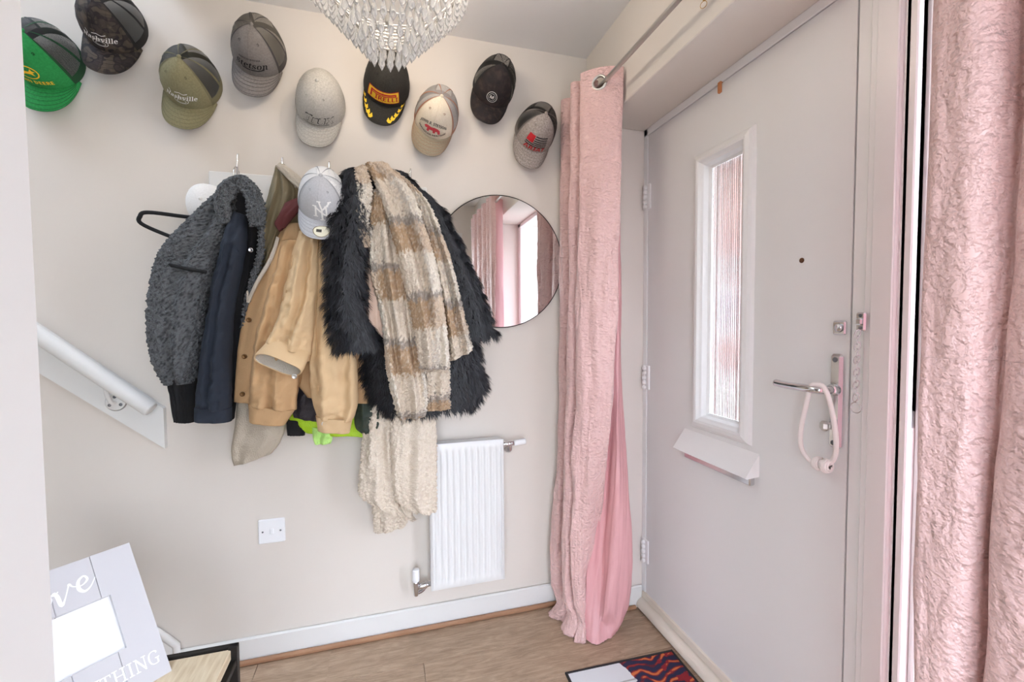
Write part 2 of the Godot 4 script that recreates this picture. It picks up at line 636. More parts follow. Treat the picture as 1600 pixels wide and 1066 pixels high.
# ------------------------------------------------------------------ front door
func build_door():
	var fr := structure("trim_1", "white plastic door frame with a mullion beside the side window", "door frame")
	var xo := 1.15
	solid(fr, "jamb", Vector3(XD, 0, Z_REVEAL), Vector3(xo, SOFFIT, 0.155), M.upvc, 0.002)
	solid(fr, "head", Vector3(XD, 2.034, Z_REVEAL), Vector3(xo, SOFFIT, Z_REVEAL_END), M.upvc, 0.002)
	solid(fr, "door_stop", Vector3(1.125, 0.02, 0.15), Vector3(xo, 2.04, 0.185), M.upvc, 0.002)
	solid(fr, "door_stop", Vector3(1.125, 2.005, 0.15), Vector3(xo, 2.04, 1.02), M.upvc, 0.002)
	# mullion in steps
	solid(fr, "mullion", Vector3(XD + 0.002, 0, 1.0125), Vector3(xo, 2.04, 1.135), M.upvc, 0.003)
	solid(fr, "mullion_face", Vector3(XD - 0.006, 0, 1.045), Vector3(XD + 0.03, 2.036, 1.11), M.upvc, 0.004)
	solid(fr, "mullion_face", Vector3(XD - 0.010, 0, 1.062), Vector3(XD + 0.03, 2.036, 1.107), M.upvc, 0.002)
	for k in 3:
		solid(fr, "glazing_bead", Vector3(XD + 0.002 + k * 0.012, 0.08, 1.112 + k * 0.011), Vector3(XD + 0.05, 2.034, 1.124 + k * 0.011), M.upvc, 0.003)
	solid(fr, "rail", Vector3(XD, 0, 1.13), Vector3(xo, 0.09, Z_REVEAL_END), M.upvc, 0.003)
	solid(fr, "jamb", Vector3(XD, 0, 1.70), Vector3(xo, SOFFIT, Z_REVEAL_END), M.upvc, 0.003)
	solid(fr, "threshold", Vector3(1.075, 0, 0.15), Vector3(1.2, 0.05, 1.02), M.upvc, 0.003)
	var sl := structure("window_1", "tall side window beside the front door", "window")
	solid(sl, "pane", Vector3(1.105, 0.08, 1.14), Vector3(1.111, 2.036, 1.705), M.clear, 0.0005)
	var d := structure("door_1", "white front door with a narrow rippled window, letter plate and chrome handle", "door")
	var xf := 1.070   # face of the leaf
	# leaf with a hole for the window: four pieces of one mesh
	var za := 0.158
	var zb := 1.0095
	var ya := 0.052
	var yb := 2.031
	var wz0 := 0.475
	var wz1 := 0.70
	var wy0 := 0.892
	var wy1 := 1.818
	part(d, "leaf", join([cbox(Vector3(xf, ya, za), Vector3(xf + 0.05, yb, wz0), 0.0), cbox(Vector3(xf, ya, wz1), Vector3(xf + 0.05, yb, zb), 0.0), cbox(Vector3(xf, ya, wz0), Vector3(xf + 0.05, wy0, wz1), 0.0), cbox(Vector3(xf, wy1, wz0), Vector3(xf + 0.05, yb, wz1), 0.0)]), M.door)
	# raised moulding round the window: profile swept round the rectangle with mitres
	part(d, "window_moulding", rect_moulding(Vector2(wz0 - 0.022, wy0 - 0.022), Vector2(wz1 + 0.022, wy1 + 0.022), xf, [[0, 0], [0.006, 0.010], [0.014, 0.016], [0.026, 0.020], [0.034, 0.018], [0.040, 0.010], [0.046, 0.004], [0.052, -0.012], [0.060, -0.020]]), M.door)
	# rippled glass
	var pts := PackedVector3Array()
	var n := 90
	for j in 2:
		for i in n:
			var z: float = lerp(wz0 + 0.005, wz1 - 0.005, float(i) / (n - 1))
			pts.append(Vector3(1.092 + 0.0012 * waves.get_noise_1d(i * 0.9) + 0.0008 * sin(i * 1.9), wy0 + 0.01 if j == 0 else wy1 - 0.01, z))
	var front := grid_mesh(pts, n, 2, false, true)
	var back := PackedVector3Array()
	for p in pts:
		back.append(Vector3(1.0975, p.y, p.z))
	part(d, "pane", join([front, grid_mesh(back, n, 2)]), M.reeded)
	# hinges
	for y in [1.776, 1.015, 0.258]:
		var h := Node3D.new()
		h.name = "hinge"
		d.add_child(h, true)
		for k in 5:
			var y0: float = y - 0.05 + k * 0.0205
			part(h, "knuckle", cbox(Vector3(1.048, y0, 0.146), Vector3(1.066, y0 + 0.0185, 0.162), 0.005), M.upvc)
		part(h, "leaf_plate", cbox(Vector3(1.062, y - 0.05, 0.13), Vector3(1.071, y + 0.052, 0.178), 0.002), M.upvc)
	# letter plate: a wedge shaped hood over a chrome flap
	part(d, "letter_hood", slab([Vector2(0, 0.07), Vector2(0.052, 0.0), Vector2(0.046, -0.004), Vector2(0, 0.0)], 0.345, Vector3(xf + 0.001, 0.785, 0.7505), Vector3(-1, 0, 0), Vector3(0, 1, 0)), M.upvc)
	part(d, "letter_flap", cbox(Vector3(xf - 0.020, 0.752, 0.428), Vector3(xf + 0.002, 0.780, 0.735), 0.004), M.chrome)
	# handle
	var hp := part(d, "handle_plate", cbox(Vector3(xf - 0.012, 0.937, 0.968), Vector3(xf + 0.002, 1.171, 1.000), 0.009), M.chrome)
	for y in [1.157, 0.951]:
		part(hp, "screw", lathe([[0.0, 0.003], [0.006, 0.002], [0.007, 0.0], [0.0, 0.0]], 12), M.screw, Vector3(xf - 0.0115, y, 0.984), Basis(Vector3(0, 0, 1), PI / 2))
	var lever := smooth_path([Vector3(xf, 1.083, 0.984), Vector3(xf - 0.035, 1.083, 0.984), Vector3(xf - 0.056, 1.083, 0.972), Vector3(xf - 0.060, 1.084, 0.935), Vector3(xf - 0.057, 1.084, 0.88), Vector3(xf - 0.056, 1.086, 0.855)], 24)
	part(d, "lever", tube(lever, 0.0095, 14), M.chrome)
	part(d, "lever_rose", lathe([[0.0, 0.016], [0.013, 0.014], [0.0155, 0.0], [0.0, 0.0]], 18), M.chrome, Vector3(xf - 0.010, 1.083, 0.984), Basis(Vector3(0, 0, 1), PI / 2))
	part(d, "thumb_turn", join([cbox(Vector3(xf - 0.045, 0.982, 0.969), Vector3(xf - 0.027, 1.006, 0.990), 0.006), cbox(Vector3(xf - 0.03, 0.985, 0.977), Vector3(xf - 0.008, 1.003, 0.990), 0.005)]), M.satin_steel)
	# door viewer and upper latch
	part(d, "viewer", lathe([[0.0, 0.002], [0.004, 0.003], [0.0065, 0.002], [0.007, 0.0], [0.0, 0.0]], 14), M.brown, Vector3(xf, 1.414, 0.878), Basis(Vector3(0, 0, 1), PI / 2))
	var la := part(d, "chain_receiver", cbox(Vector3(xf - 0.009, 1.218, 0.972), Vector3(xf + 0.001, 1.252, 1.004), 0.003), M.chrome)
	part(la, "button", lathe([[0.0, 0.008], [0.009, 0.006], [0.011, 0.0], [0.0, 0.0]], 16), M.chrome, Vector3(xf - 0.009, 1.235, 0.99), Basis(Vector3(0, 0, 1), PI / 2))
	# weather bar along the foot of the door
	var prof := []
	for k in 9:
		var an := PI * 0.5 * k / 8.0
		prof.append(Vector2(0.038 * cos(an), 0.012 + 0.034 * sin(an)))
	prof.append(Vector2(0.012, 0.050))
	prof.append(Vector2(0.010, 0.072))
	prof.append(Vector2(0, 0.074))
	prof.append(Vector2(0, 0.006))
	prof.append(Vector2(0.034, 0.006))
	var wb := part(d, "weather_bar", slab(prof, 0.90, Vector3(xf + 0.001, 0, 1.040), Vector3(-1, 0, 0), Vector3(0, 1, 0)), M.cream)
	wb.set_meta("label", "cream rounded weather bar along the foot of the door")
	part(d, "bar_seal", cbox(Vector3(xf - 0.030, 0.0, 0.145), Vector3(xf + 0.01, 0.008, 1.03), 0.002), M.black)

func rect_moulding(a: Vector2, b: Vector2, x: float, prof: Array) -> ArrayMesh:
	# prof: [inset, height towards the room]; corners mitred
	var list := []
	var rect := func(k: int) -> Array:
		var i: float = prof[k][0]
		var h: float = x - prof[k][1]
		return [Vector3(h, a.y + i, a.x + i), Vector3(h, a.y + i, b.x - i), Vector3(h, b.y - i, b.x - i), Vector3(h, b.y - i, a.x + i)]
	var st := SurfaceTool.new()
	st.begin(Mesh.PRIMITIVE_TRIANGLES)
	st.set_smooth_group(-1)
	for k in prof.size() - 1:
		var p: Array = rect.call(k)
		var q: Array = rect.call(k + 1)
		for s in 4:
			var t := (s + 1) % 4
			for v in [p[s], p[t], q[t], p[s], q[t], q[s]]:
				st.add_vertex(v)
	st.generate_normals()
	return st.commit()

# ------------------------------------------------------------------ what lies outside the glass
func build_outside():
	var g := structure("ground", "pale paving outside the front door", "ground")
	solid(g, "paving", Vector3(1.3, -0.2, -8), Vector3(20, -0.06, 12), mat(srgb(178, 174, 168), 0.9))
	solid(g, "paving", Vector3(-8, -0.2, Z_FRONT + 0.12), Vector3(1.3, -0.06, 14), mat(srgb(178, 174, 168), 0.9))
	var h := thing("brick_house", "red brick house blurred behind the rippled glass of the door", "house", Vector3(9, 0, -4))
	var brick := mat(Color.WHITE, 0.9)
	brick.albedo_texture = noise_tex(256, 0.03, [[0.0, srgb(116, 84, 76)], [1.0, srgb(132, 98, 88)]])
	triplanar(brick, Vector3.ONE * 0.7)
	part(h, "wall", cbox(Vector3(0, -0.06, -5.5), Vector3(5, 2.3, 3.2), 0.01), brick)
	part(h, "wall", cbox(Vector3(0.01, 2.75, -5.5), Vector3(5, 5.6, 3.2), 0.01), brick)
	part(h, "band", cbox(Vector3(-0.05, 2.3, -5.55), Vector3(5.05, 2.75, 3.25), 0.01), mat(srgb(120, 118, 114), 0.8))
	part(h, "roof", roof_mesh(), mat(srgb(120, 96, 86), 0.9))
	for z in [-4.3, -2.2, 1.6]:
		var w := part(h, "window", cbox(Vector3(-0.03, 0.9, z - 0.55), Vector3(0.02, 2.1, z + 0.55), 0.01), M.upvc)
		part(w, "pane", cbox(Vector3(-0.035, 0.97, z - 0.48), Vector3(-0.028, 2.03, z + 0.48), 0.002), mat(srgb(70, 80, 92), 0.1))
	part(h, "door", cbox(Vector3(-0.03, -0.06, -0.5), Vector3(0.02, 2.0, 0.45), 0.01), mat(srgb(240, 240, 238), 0.5))

func roof_mesh() -> ArrayMesh:
	return slab([Vector2(-0.4, 5.6), Vector2(5.4, 5.6), Vector2(2.5, 7.8)], 9.4, Vector3(0, 0, -5.9), Vector3(1, 0, 0), Vector3(0, 1, 0))

# ------------------------------------------------------------------ curtains
func sheet(levels: Array, ns: int, nv: int, wide: float, wobble: float, thick: float, holes := [], flip := false) -> ArrayMesh:
	# levels: [y, [Vector2(x, z), ...]] from the top down, all with the same number of points
	var front := PackedVector3Array()
	var uvs := PackedVector2Array()
	for j in nv:
		var f := float(j) / (nv - 1) * (levels.size() - 1)
		if holes.size():
			# close rows along the heading, where the eyelets are
			f = 0.16 * j / 44.0 if j < 44 else lerp(0.16, levels.size() - 1.0, float(j - 43) / (nv - 44))
		var k: int = min(int(f), levels.size() - 2)
		var t := f - k
		var q := []
		for i in levels[0][1].size():
			q.append(crom(levels[max(k - 1, 0)][1][i], levels[k][1][i], levels[k + 1][1][i], levels[min(k + 2, levels.size() - 1)][1][i], t))
		var y: float = lerp(float(levels[k][0]), float(levels[k + 1][0]), t)
		for i in ns:
			var s := float(i) / (ns - 1)
			var p: Vector2 = along(q, s)
			var w := wobble * smoothstep(2.2, 1.6, y)
			p += Vector2(lumps.get_noise_3d(s * 1.6, y * 0.35, 2.0), lumps.get_noise_3d(s * 1.6, y * 0.35, 7.0)) * w
			front.append(Vector3(p.x, max(y, 0.003), p.y))
			uvs.append(Vector2(s * wide / 0.6, y / 0.6))
	var nor := PackedVector3Array()
	nor.resize(front.size())
	for j in nv:
		for i in ns:
			var du := front[j * ns + min(i + 1, ns - 1)] - front[j * ns + max(i - 1, 0)]
			var dv := front[min(j + 1, nv - 1) * ns + i] - front[max(j - 1, 0) * ns + i]
			nor[j * ns + i] = du.cross(dv).normalized() * (-1.0 if flip else 1.0)
	var pts := PackedVector3Array()
	var uv2 := PackedVector2Array()
	# closed loop per level: front left to right, back right to left
	for j in nv:
		for i in ns:
			pts.append(front[j * ns + i] + nor[j * ns + i] * thick * 0.5)
			uv2.append(uvs[j * ns + i])
		for i in range(ns - 1, -1, -1):
			pts.append(front[j * ns + i] - nor[j * ns + i] * thick * 0.5)
			uv2.append(uvs[j * ns + i])
	return grid_mesh(pts, ns * 2, nv, true, flip, uv2, PackedColorArray(), holes)

func v2(list: Array) -> Array:
	var o := []
	for k in range(0, list.size(), 2):
		o.append(Vector2(list[k], list[k + 1]))
	return o

func build_curtains():
	var rod := thing("curtain_rod", "slim metal curtain rod above the front door", "curtain rod", Vector3(0, 0, 0))
	part(rod, "rod", tube([Vector3(0.78, 2.127, 0.03), Vector3(0.78, 2.127, 1.2), Vector3(0.78, 2.127, 2.26)], 0.0085, 14), M.satin_steel)
	for z in [0.05, 2.23]:
		part(rod, "bracket", join([cbox(Vector3(0.776, 2.117, z - 0.006), Vector3(XB, 2.129, z + 0.006), 0.002), cbox(Vector3(XB - 0.006, 2.09, z - 0.015), Vector3(XB, 2.155, z + 0.015), 0.002)]), M.satin_steel)
	part(rod, "end_cap", lathe([[0.0, 0.03], [0.012, 0.026], [0.015, 0.014], [0.011, 0.0], [0.0, 0.0]], 16), M.satin_steel, Vector3(0.78, 2.127, 2.255), Basis(Vector3(1, 0, 0), PI / 2))
	var c := thing("curtain", "pale pink crushed velvet curtain gathered in the corner, hem pooled on the floor", "curtain", Vector3(0, 0, 0), "pink velvet door curtains")
	var lv := [
		[2.18, v2([0.80, 0.012, 0.735, 0.03, 0.73, 0.07, 0.81, 0.11, 0.82, 0.15, 0.725, 0.165, 0.715, 0.20, 0.80, 0.225, 0.73, 0.245, 0.72, 0.265, 0.775, 0.318, 0.842, 0.338, 0.848, 0.315])],
		[1.55, v2([0.80, 0.012, 0.73, 0.03, 0.722, 0.075, 0.80, 0.105, 0.80, 0.14, 0.718, 0.158, 0.706, 0.195, 0.79, 0.21, 0.72, 0.235, 0.716, 0.26, 0.765, 0.302, 0.832, 0.318, 0.845, 0.29])],
		[1.0, v2([0.80, 0.012, 0.725, 0.03, 0.715, 0.08, 0.79, 0.10, 0.79, 0.13, 0.71, 0.15, 0.70, 0.19, 0.775, 0.20, 0.71, 0.225, 0.715, 0.255, 0.76, 0.285, 0.825, 0.295, 0.84, 0.27])],
		[0.6, v2([0.79, 0.012, 0.708, 0.03, 0.70, 0.08, 0.77, 0.095, 0.775, 0.12, 0.70, 0.145, 0.69, 0.185, 0.76, 0.195, 0.70, 0.215, 0.71, 0.235, 0.75, 0.255, 0.815, 0.24, 0.83, 0.22])],
		[0.3, v2([0.78, 0.018, 0.685, 0.03, 0.675, 0.08, 0.75, 0.095, 0.755, 0.12, 0.685, 0.15, 0.68, 0.19, 0.74, 0.19, 0.69, 0.22, 0.705, 0.235, 0.74, 0.235, 0.80, 0.19, 0.82, 0.17])],
		[0.13, v2([0.77, 0.04, 0.682, 0.045, 0.672, 0.08, 0.72, 0.10, 0.735, 0.13, 0.69, 0.15, 0.675, 0.19, 0.73, 0.20, 0.70, 0.215, 0.715, 0.235, 0.745, 0.225, 0.78, 0.17, 0.80, 0.13])],
		[0.05, v2([0.76, 0.045, 0.70, 0.05, 0.69, 0.09, 0.70, 0.12, 0.73, 0.15, 0.70, 0.16, 0.70, 0.20, 0.73, 0.22, 0.72, 0.225, 0.735, 0.24, 0.755, 0.225, 0.78, 0.17, 0.80, 0.13])],
		[0.0, v2([0.75, 0.045, 0.69, 0.045, 0.645, 0.07, 0.66, 0.11, 0.70, 0.15, 0.665, 0.17, 0.675, 0.22, 0.71, 0.23, 0.685, 0.255, 0.72, 0.27, 0.765, 0.235, 0.79, 0.17, 0.80, 0.12])],
	]
	var rings := [Vector3(0.765, 2.127, 0.3085), Vector3(0.772, 2.127, 0.235), Vector3(0.78, 2.127, 0.12)]
	part(c, "velvet", sheet(lv, 320, 150, 1.3, 0.012, 0.004, rings), M.velvet)
	var ll := [
		[2.15, v2([0.835, 0.333, 0.848, 0.322, 0.853, 0.30, 0.853, 0.27, 0.853, 0.24, 0.85, 0.21])],
		[1.98, v2([0.83, 0.325, 0.845, 0.305, 0.856, 0.29, 0.862, 0.25, 0.87, 0.22, 0.862, 0.19])],
		[1.5, v2([0.825, 0.31, 0.848, 0.27, 0.88, 0.255, 0.90, 0.215, 0.925, 0.18, 0.90, 0.145])],
		[1.0, v2([0.815, 0.29, 0.850, 0.235, 0.870, 0.262, 0.895, 0.225, 0.925, 0.19, 0.90, 0.145])],
		[0.6, v2([0.80, 0.24, 0.850, 0.205, 0.862, 0.268, 0.90, 0.262, 0.93, 0.235, 0.92, 0.15])],
		[0.3, v2([0.77, 0.215, 0.825, 0.215, 0.835, 0.280, 0.885, 0.285, 0.935, 0.265, 0.93, 0.15])],
		[0.12, v2([0.755, 0.215, 0.80, 0.245, 0.81, 0.292, 0.87, 0.285, 0.925, 0.262, 0.93, 0.16])],
		[0.05, v2([0.745, 0.235, 0.78, 0.27, 0.815, 0.262, 0.86, 0.285, 0.905, 0.245, 0.915, 0.165])],
		[0.0, v2([0.735, 0.25, 0.76, 0.295, 0.80, 0.285, 0.845, 0.27, 0.885, 0.235, 0.90, 0.17])],
	]
	part(c, "lining", sheet(ll, 60, 80, 0.4, 0.006, 0.003), M.satin).set_meta("label", "plain pink satin lining")
	for k in 3:
		part(c, "eyelet", torus(0.0245, 0.0055, 28, 8), M.satin_steel, rings[k], Basis(Vector3(0, 1, 0), [-0.75, 0.6, -0.5][k]) * Basis(Vector3(1, 0, 0), PI / 2))
	var d := thing("curtain", "pink crushed velvet curtain hanging over the tall side window, cut by the right edge", "curtain", Vector3(0, 0, 0), "pink velvet door curtains")
	var base := [0.822, 1.372, 0.785, 1.357, 0.752, 1.356, 0.741, 1.378, 0.747, 1.410, 0.785, 1.432, 0.755, 1.446, 0.737, 1.49, 0.78, 1.545, 0.795, 1.58, 0.745, 1.61, 0.74, 1.67, 0.795, 1.70, 0.79, 1.75, 0.74, 1.79, 0.742, 1.85, 0.80, 1.88, 0.79, 1.93, 0.742, 1.97, 0.742, 2.03, 0.80, 2.06, 0.75, 2.12, 0.76, 2.17, 0.82, 2.19]
	var lr := []
	for y in [2.18, 1.6, 1.0, 0.5, 0.012]:
		var q := v2(base)
		for i in q.size():
			q[i] += Vector2(0.01 * sin(i * 1.7 + y * 2.0), 0.012 * sin(i * 0.6 + y * 2.3)) * clamp((2.18 - y), 0.0, 1.0) * (0.5 if i < 6 else 1.0)
		lr.append([y, q])
	part(d, "velvet", sheet(lr, 230, 60, 2.4, 0.006, 0.004), M.velvet)
	var lb := []
	for e in lr:
		var q := []
		for p in e[1]:
			q.append(Vector2(min(p.x + 0.012, 0.852), p.y))
		lb.append([e[0] - 0.03 if e[0] > 2.0 else e[0], q])
	part(d, "lining", sheet(lb, 160, 40, 2.4, 0.004, 0.002), M.satin).set_meta("label", "plain pink satin lining")
	for z in [1.46, 1.66, 1.82, 2.0, 2.15]:
		part(d, "eyelet", torus(0.023, 0.0045, 26, 8), M.satin_steel, Vector3(0.772, 2.127, z), Basis(Vector3(0, 1, 0), 0.8) * Basis(Vector3(1, 0, 0), PI / 2))

# ------------------------------------------------------------------ stairs, handrail
func build_stairs():
	var s := thing("staircase", "white stair string rising along the wall behind the picture frame", "staircase", Vector3(-0.73, 0, 0.004))
	var out := [Vector2(0, 0), Vector2(0, 0.120)]
	out.append_array([Vector2(-0.06, 0.18), Vector2(-2.4, 2.03), Vector2(-2.5, 2.03), Vector2(-2.5, 1.6), Vector2(-0.55, 0.0)])
	part(s, "string", slab(out, 0.022, Vector3(0, 0, 0.0), Vector3(1, 0, 0), Vector3(0, 1, 0)), M.white_paint)
	part(s, "string_cap", tube([Vector3(-0.004, 0.0, 0.012), Vector3(-0.004, 0.120, 0.014), Vector3(-0.062, 0.182, 0.014), Vector3(-2.4, 2.032, 0.014)], 0.013, 8), M.white_paint)
	for k in 10:
		var x := -0.13 - k * 0.235
		part(s, "step", cbox(Vector3(x - 0.26, k * 0.19 if k else 0.0, 0.024), Vector3(x, (k + 1) * 0.19, 1.165), 0.006), M.stone)
	var h := thing("handrail", "white wooden handrail on a backing board, ending beside the grey jacket", "handrail", Vector3(-0.75, 0.9, 0))
	var dir := Vector3(-0.308, 0.27, 0).normalized()
	var a := Vector3(-0.004, 0.072, 0.075)
	part(h, "rail", oval_bar(a, a + dir * 2.0, 0.026, 0.021), M.white_paint)
	# board: parallelogram on the wall
	var p := [Vector2(0.0, -0.075), Vector2(0.0, 0.066), Vector2(-1.6, 0.066 + 1.6 * 0.87), Vector2(-1.6, -0.075 + 1.6 * 0.82)]
	part(h, "backing_board", slab(p, 0.02, Vector3(0.006, 0, 0), Vector3(1, 0, 0), Vector3(0, 1, 0)), M.white_paint)
	for t in [0.165, 1.2]:
		var q: Vector3 = a + dir * t
		var foot := Vector3(q.x + 0.0, q.y - 0.085, 0.02)
		var b := part(h, "bracket", join([lathe([[0.0, 0.008], [0.026, 0.006], [0.031, 0.0], [0.0, 0.0]], 22)]), M.white_paint, foot, Basis(Vector3(1, 0, 0), PI / 2))
		for an in [0.5, 2.6, 4.7]:
			part(b, "screw", lathe([[0.0, 0.002], [0.005, 0.001], [0.0055, 0.0], [0.0, 0.0]], 10), M.screw, Vector3(cos(an) * 0.018, 0.0065, sin(an) * 0.018))
		part(h, "bracket_arm", join([tube(smooth_path([foot, foot + Vector3(0, 0.005, 0.03), Vector3(q.x, q.y - 0.045, 0.07), q + Vector3(0, -0.018, 0)], 12), 0.0065, 10), cbox(q + Vector3(-0.02, -0.028, -0.012), q + Vector3(0.02, -0.02, 0.012), 0.003)]), M.white_paint)

func oval_bar(a: Vector3, b: Vector3, ry: float, rz: float) -> ArrayMesh:
	var t := (b - a).normalized()
	var up := Vector3(0, 0, 1).cross(t).normalized()
	if up.y < 0:
		up = -up
	var pts := PackedVector3Array()
	var seg := 20
	for k in [[0.0, 0.0], [0.0, 0.85], [0.006, 1.0], [1.0, 1.0], [1.0, 0.0]]:
		var c: Vector3 = a + (b - a) * k[0] if k[0] > 0.01 else a + t * k[0]
		for s in seg:
			var an := TAU * s / seg
			pts.append(c + (up * sin(an) * ry + Vector3(0, 0, 1) * cos(an) * rz) * k[1])
	return grid_mesh(pts, seg, 5, true)

# ------------------------------------------------------------------ radiator
func build_radiator():
	var r := thing("radiator", "white panel radiator with vertical flutes, partly behind the long cream coat", "radiator", Vector3(0.303, 0.197, 0))
	var w := 0.299
	var h := 0.583
	var nu := 177
	var nv := 40
	var pts := PackedVector3Array()
	for j in nv:
		var y: float = lerp(0.0, h, float(j) / (nv - 1))
		var m: float = smoothstep(0.022, 0.040, y) * smoothstep(h - 0.022, h - 0.040, y)
		var ey: float = min(y, h - y)
		for i in nu:
			var x: float = lerp(-w / 2, w / 2, float(i) / (nu - 1))
			var f: float = (x + w / 2 - 0.012) / (w - 0.024) * 11.0
			var g := 0.0
			if f > 0.0 and f < 11.0:
				g = pow(0.5 + 0.5 * cos(TAU * f), 1.4)
			var ex: float = min(x + w / 2, w / 2 - x)
			var edge: float = 0.006 * (1.0 - smoothstep(0.0, 0.008, min(ex, ey)))
			pts.append(Vector3(x, y, 0.09 - 0.007 * g * m - edge))
	part(r, "front_panel", grid_mesh(pts, nu, nv, false, true), M.radiator)
	part(r, "body", cbox(Vector3(-w / 2, 0.0, 0.03), Vector3(w / 2, h, 0.0845), 0.006), M.radiator)
	for x in [-0.09, 0.09]:
		part(r, "bracket", cbox(Vector3(x - 0.015, 0.1, 0.0), Vector3(x + 0.015, h - 0.1, 0.031), 0.002), M.radiator)
	# air side valve at the top right
	var v := Node3D.new()
	v.name = "valve"
	r.add_child(v, true)
	part(v, "union", tube([Vector3(0.148, 0.555, 0.06), Vector3(0.165, 0.555, 0.06), Vector3(0.166, 0.555, 0.06), Vector3(0.18, 0.555, 0.06), Vector3(0.20, 0.556, 0.06)], [0.009, 0.009, 0.013, 0.012, 0.009], 12), M.chrome)
	part(v, "elbow", tube(smooth_path([Vector3(0.182, 0.556, 0.06), Vector3(0.184, 0.53, 0.055), Vector3(0.182, 0.518, 0.03), Vector3(0.182, 0.516, 0.0)], 12), 0.009, 12), M.chrome)
	part(v, "cap", tube([Vector3(0.20, 0.557, 0.06), Vector3(0.203, 0.557, 0.06), Vector3(0.247, 0.56, 0.06), Vector3(0.25, 0.56, 0.06)], [0.010, 0.0125, 0.0125, 0.011], 16), M.plastic)
	var u := Node3D.new()
	u.name = "valve"
	r.add_child(u, true)
	part(u, "union", tube([Vector3(-0.148, 0.018, 0.06), Vector3(-0.165, 0.016, 0.06), Vector3(-0.166, 0.016, 0.06), Vector3(-0.186, 0.014, 0.06), Vector3(-0.207, 0.012, 0.06)], [0.009, 0.009, 0.0135, 0.0125, 0.009], 12), M.chrome)
	part(u, "body", tube([Vector3(-0.207, -0.02, 0.06), Vector3(-0.207, 0.0, 0.06), Vector3(-0.207, 0.03, 0.06), Vector3(-0.207, 0.04, 0.06)], [0.009, 0.011, 0.012, 0.009], 12), M.chrome)
	part(u, "pipe", tube(smooth_path([Vector3(-0.207, -0.012, 0.06), Vector3(-0.18, -0.012, 0.045), Vector3(-0.165, -0.008, 0.02), Vector3(-0.16, -0.008, 0.0)], 12), 0.008, 12), M.chrome)
	part(u, "cap", tube([Vector3(-0.207, 0.036, 0.06), Vector3(-0.207, 0.04, 0.06), Vector3(-0.207, 0.082, 0.06), Vector3(-0.207, 0.086, 0.06)], [0.012, 0.0145, 0.0135, 0.012], 16), M.plastic)

func build_mirror():
	var m := thing("mirror", "round frameless wall mirror with a thin dark edge beside the pink curtain", "mirror", Vector3(0.4645, 1.507, 0))
	var turn := Basis(Vector3(1, 0, 0), PI / 2)
	part(m, "glass", lathe([[0.0, 0.016], [0.2715, 0.016]], 120), M.mirror, Vector3.ZERO, turn)
	part(m, "edge", lathe([[0.2712, 0.0161], [0.2738, 0.0165], [0.275, 0.015], [0.275, 0.0], [0.0, 0.0]], 120), M.dark_metal, Vector3.ZERO, turn)

# ------------------------------------------------------------------ coat rack
func build_coat_rack():
	var r := thing("coat_rack", "white wooden board with chrome coat hooks behind the coats", "coat rack", Vector3(-0.21, 1.69, 0))
	part(r, "board", cbox(Vector3(-0.375, 0, 0), Vector3(0.375, 0.1, 0.018), 0.004), M.white_paint)
	for x in [-0.484, -0.344, -0.189, -0.04, 0.1]:
		var q: float = x + 0.21
		var h := part(r, "hook", tube(smooth_path([Vector3(q, 0.075, 0.02), Vector3(q, 0.05, 0.022), Vector3(q, 0.035, 0.035), Vector3(q, 0.06, 0.055), Vector3(q, 0.11, 0.058), Vector3(q + 0.001, 0.155, 0.05)], 22), [0.004, 0.004, 0.004, 0.004, 0.004, 0.004, 0.004, 0.004, 0.004, 0.004, 0.004, 0.004, 0.004, 0.004, 0.004, 0.004, 0.004, 0.0038, 0.0036, 0.0034, 0.003, 0.0026], 8), M.chrome)
		part(h, "base_plate", cbox(Vector3(q - 0.009, 0.03, 0.018), Vector3(q + 0.009, 0.085, 0.022), 0.0015), M.chrome)
	var g := thing("coat_hanger", "black velvet coat hanger sticking out left of the grey fleece jacket", "hanger", Vector3(-0.484, 1.62, 0.1))
	# triangular bar and wire hook
	var tri := smooth_path([Vector3(-0.06, -0.005, -0.005), Vector3(-0.126, -0.012, 0.0), Vector3(-0.245, -0.003, 0.0), Vector3(-0.268, -0.018, 0.003), Vector3(-0.262, -0.043, 0.003), Vector3(-0.173, -0.084, 0.0), Vector3(-0.08, -0.12, 0.0), Vector3(0.0, -0.13, 0.0), Vector3(0.14, -0.1, 0.0), Vector3(0.15, -0.06, 0.0), Vector3(0.08, -0.01, 0.0), Vector3(0.0, 0.03, 0.0)], 60)
	part(g, "bar", tube(tri, 0.0062, 10, true), M.rib_black)
	part(g, "wire_hook", tube(smooth_path([Vector3(0, 0.03, 0), Vector3(0, 0.14, 0.0), Vector3(0.0, 0.175, -0.03), Vector3(0.0, 0.165, -0.06), Vector3(0.0, 0.14, -0.055)], 16), 0.0022, 8), M.chrome)

# ------------------------------------------------------------------ garments
# A piece of cloth that hangs: cross sections from the top down, each
# [left x, left y, right x, right y, depth of its middle, half thickness].
func rows_at(rows: Array, t: float) -> PackedFloat32Array:
	var f: float = clamp(t, 0.0, 1.0) * (rows.size() - 1)
	var i: int = min(int(f), rows.size() - 2)
	var u := f - i
	var a: Array = rows[max(i - 1, 0)]
	var b: Array = rows[i]
	var c: Array = rows[i + 1]
	var d: Array = rows[min(i + 2, rows.size() - 1)]
	var o := PackedFloat32Array()
	for k in 6:
		o.append(crom(float(a[k]), float(b[k]), float(c[k]), float(d[k]), u))
	return o

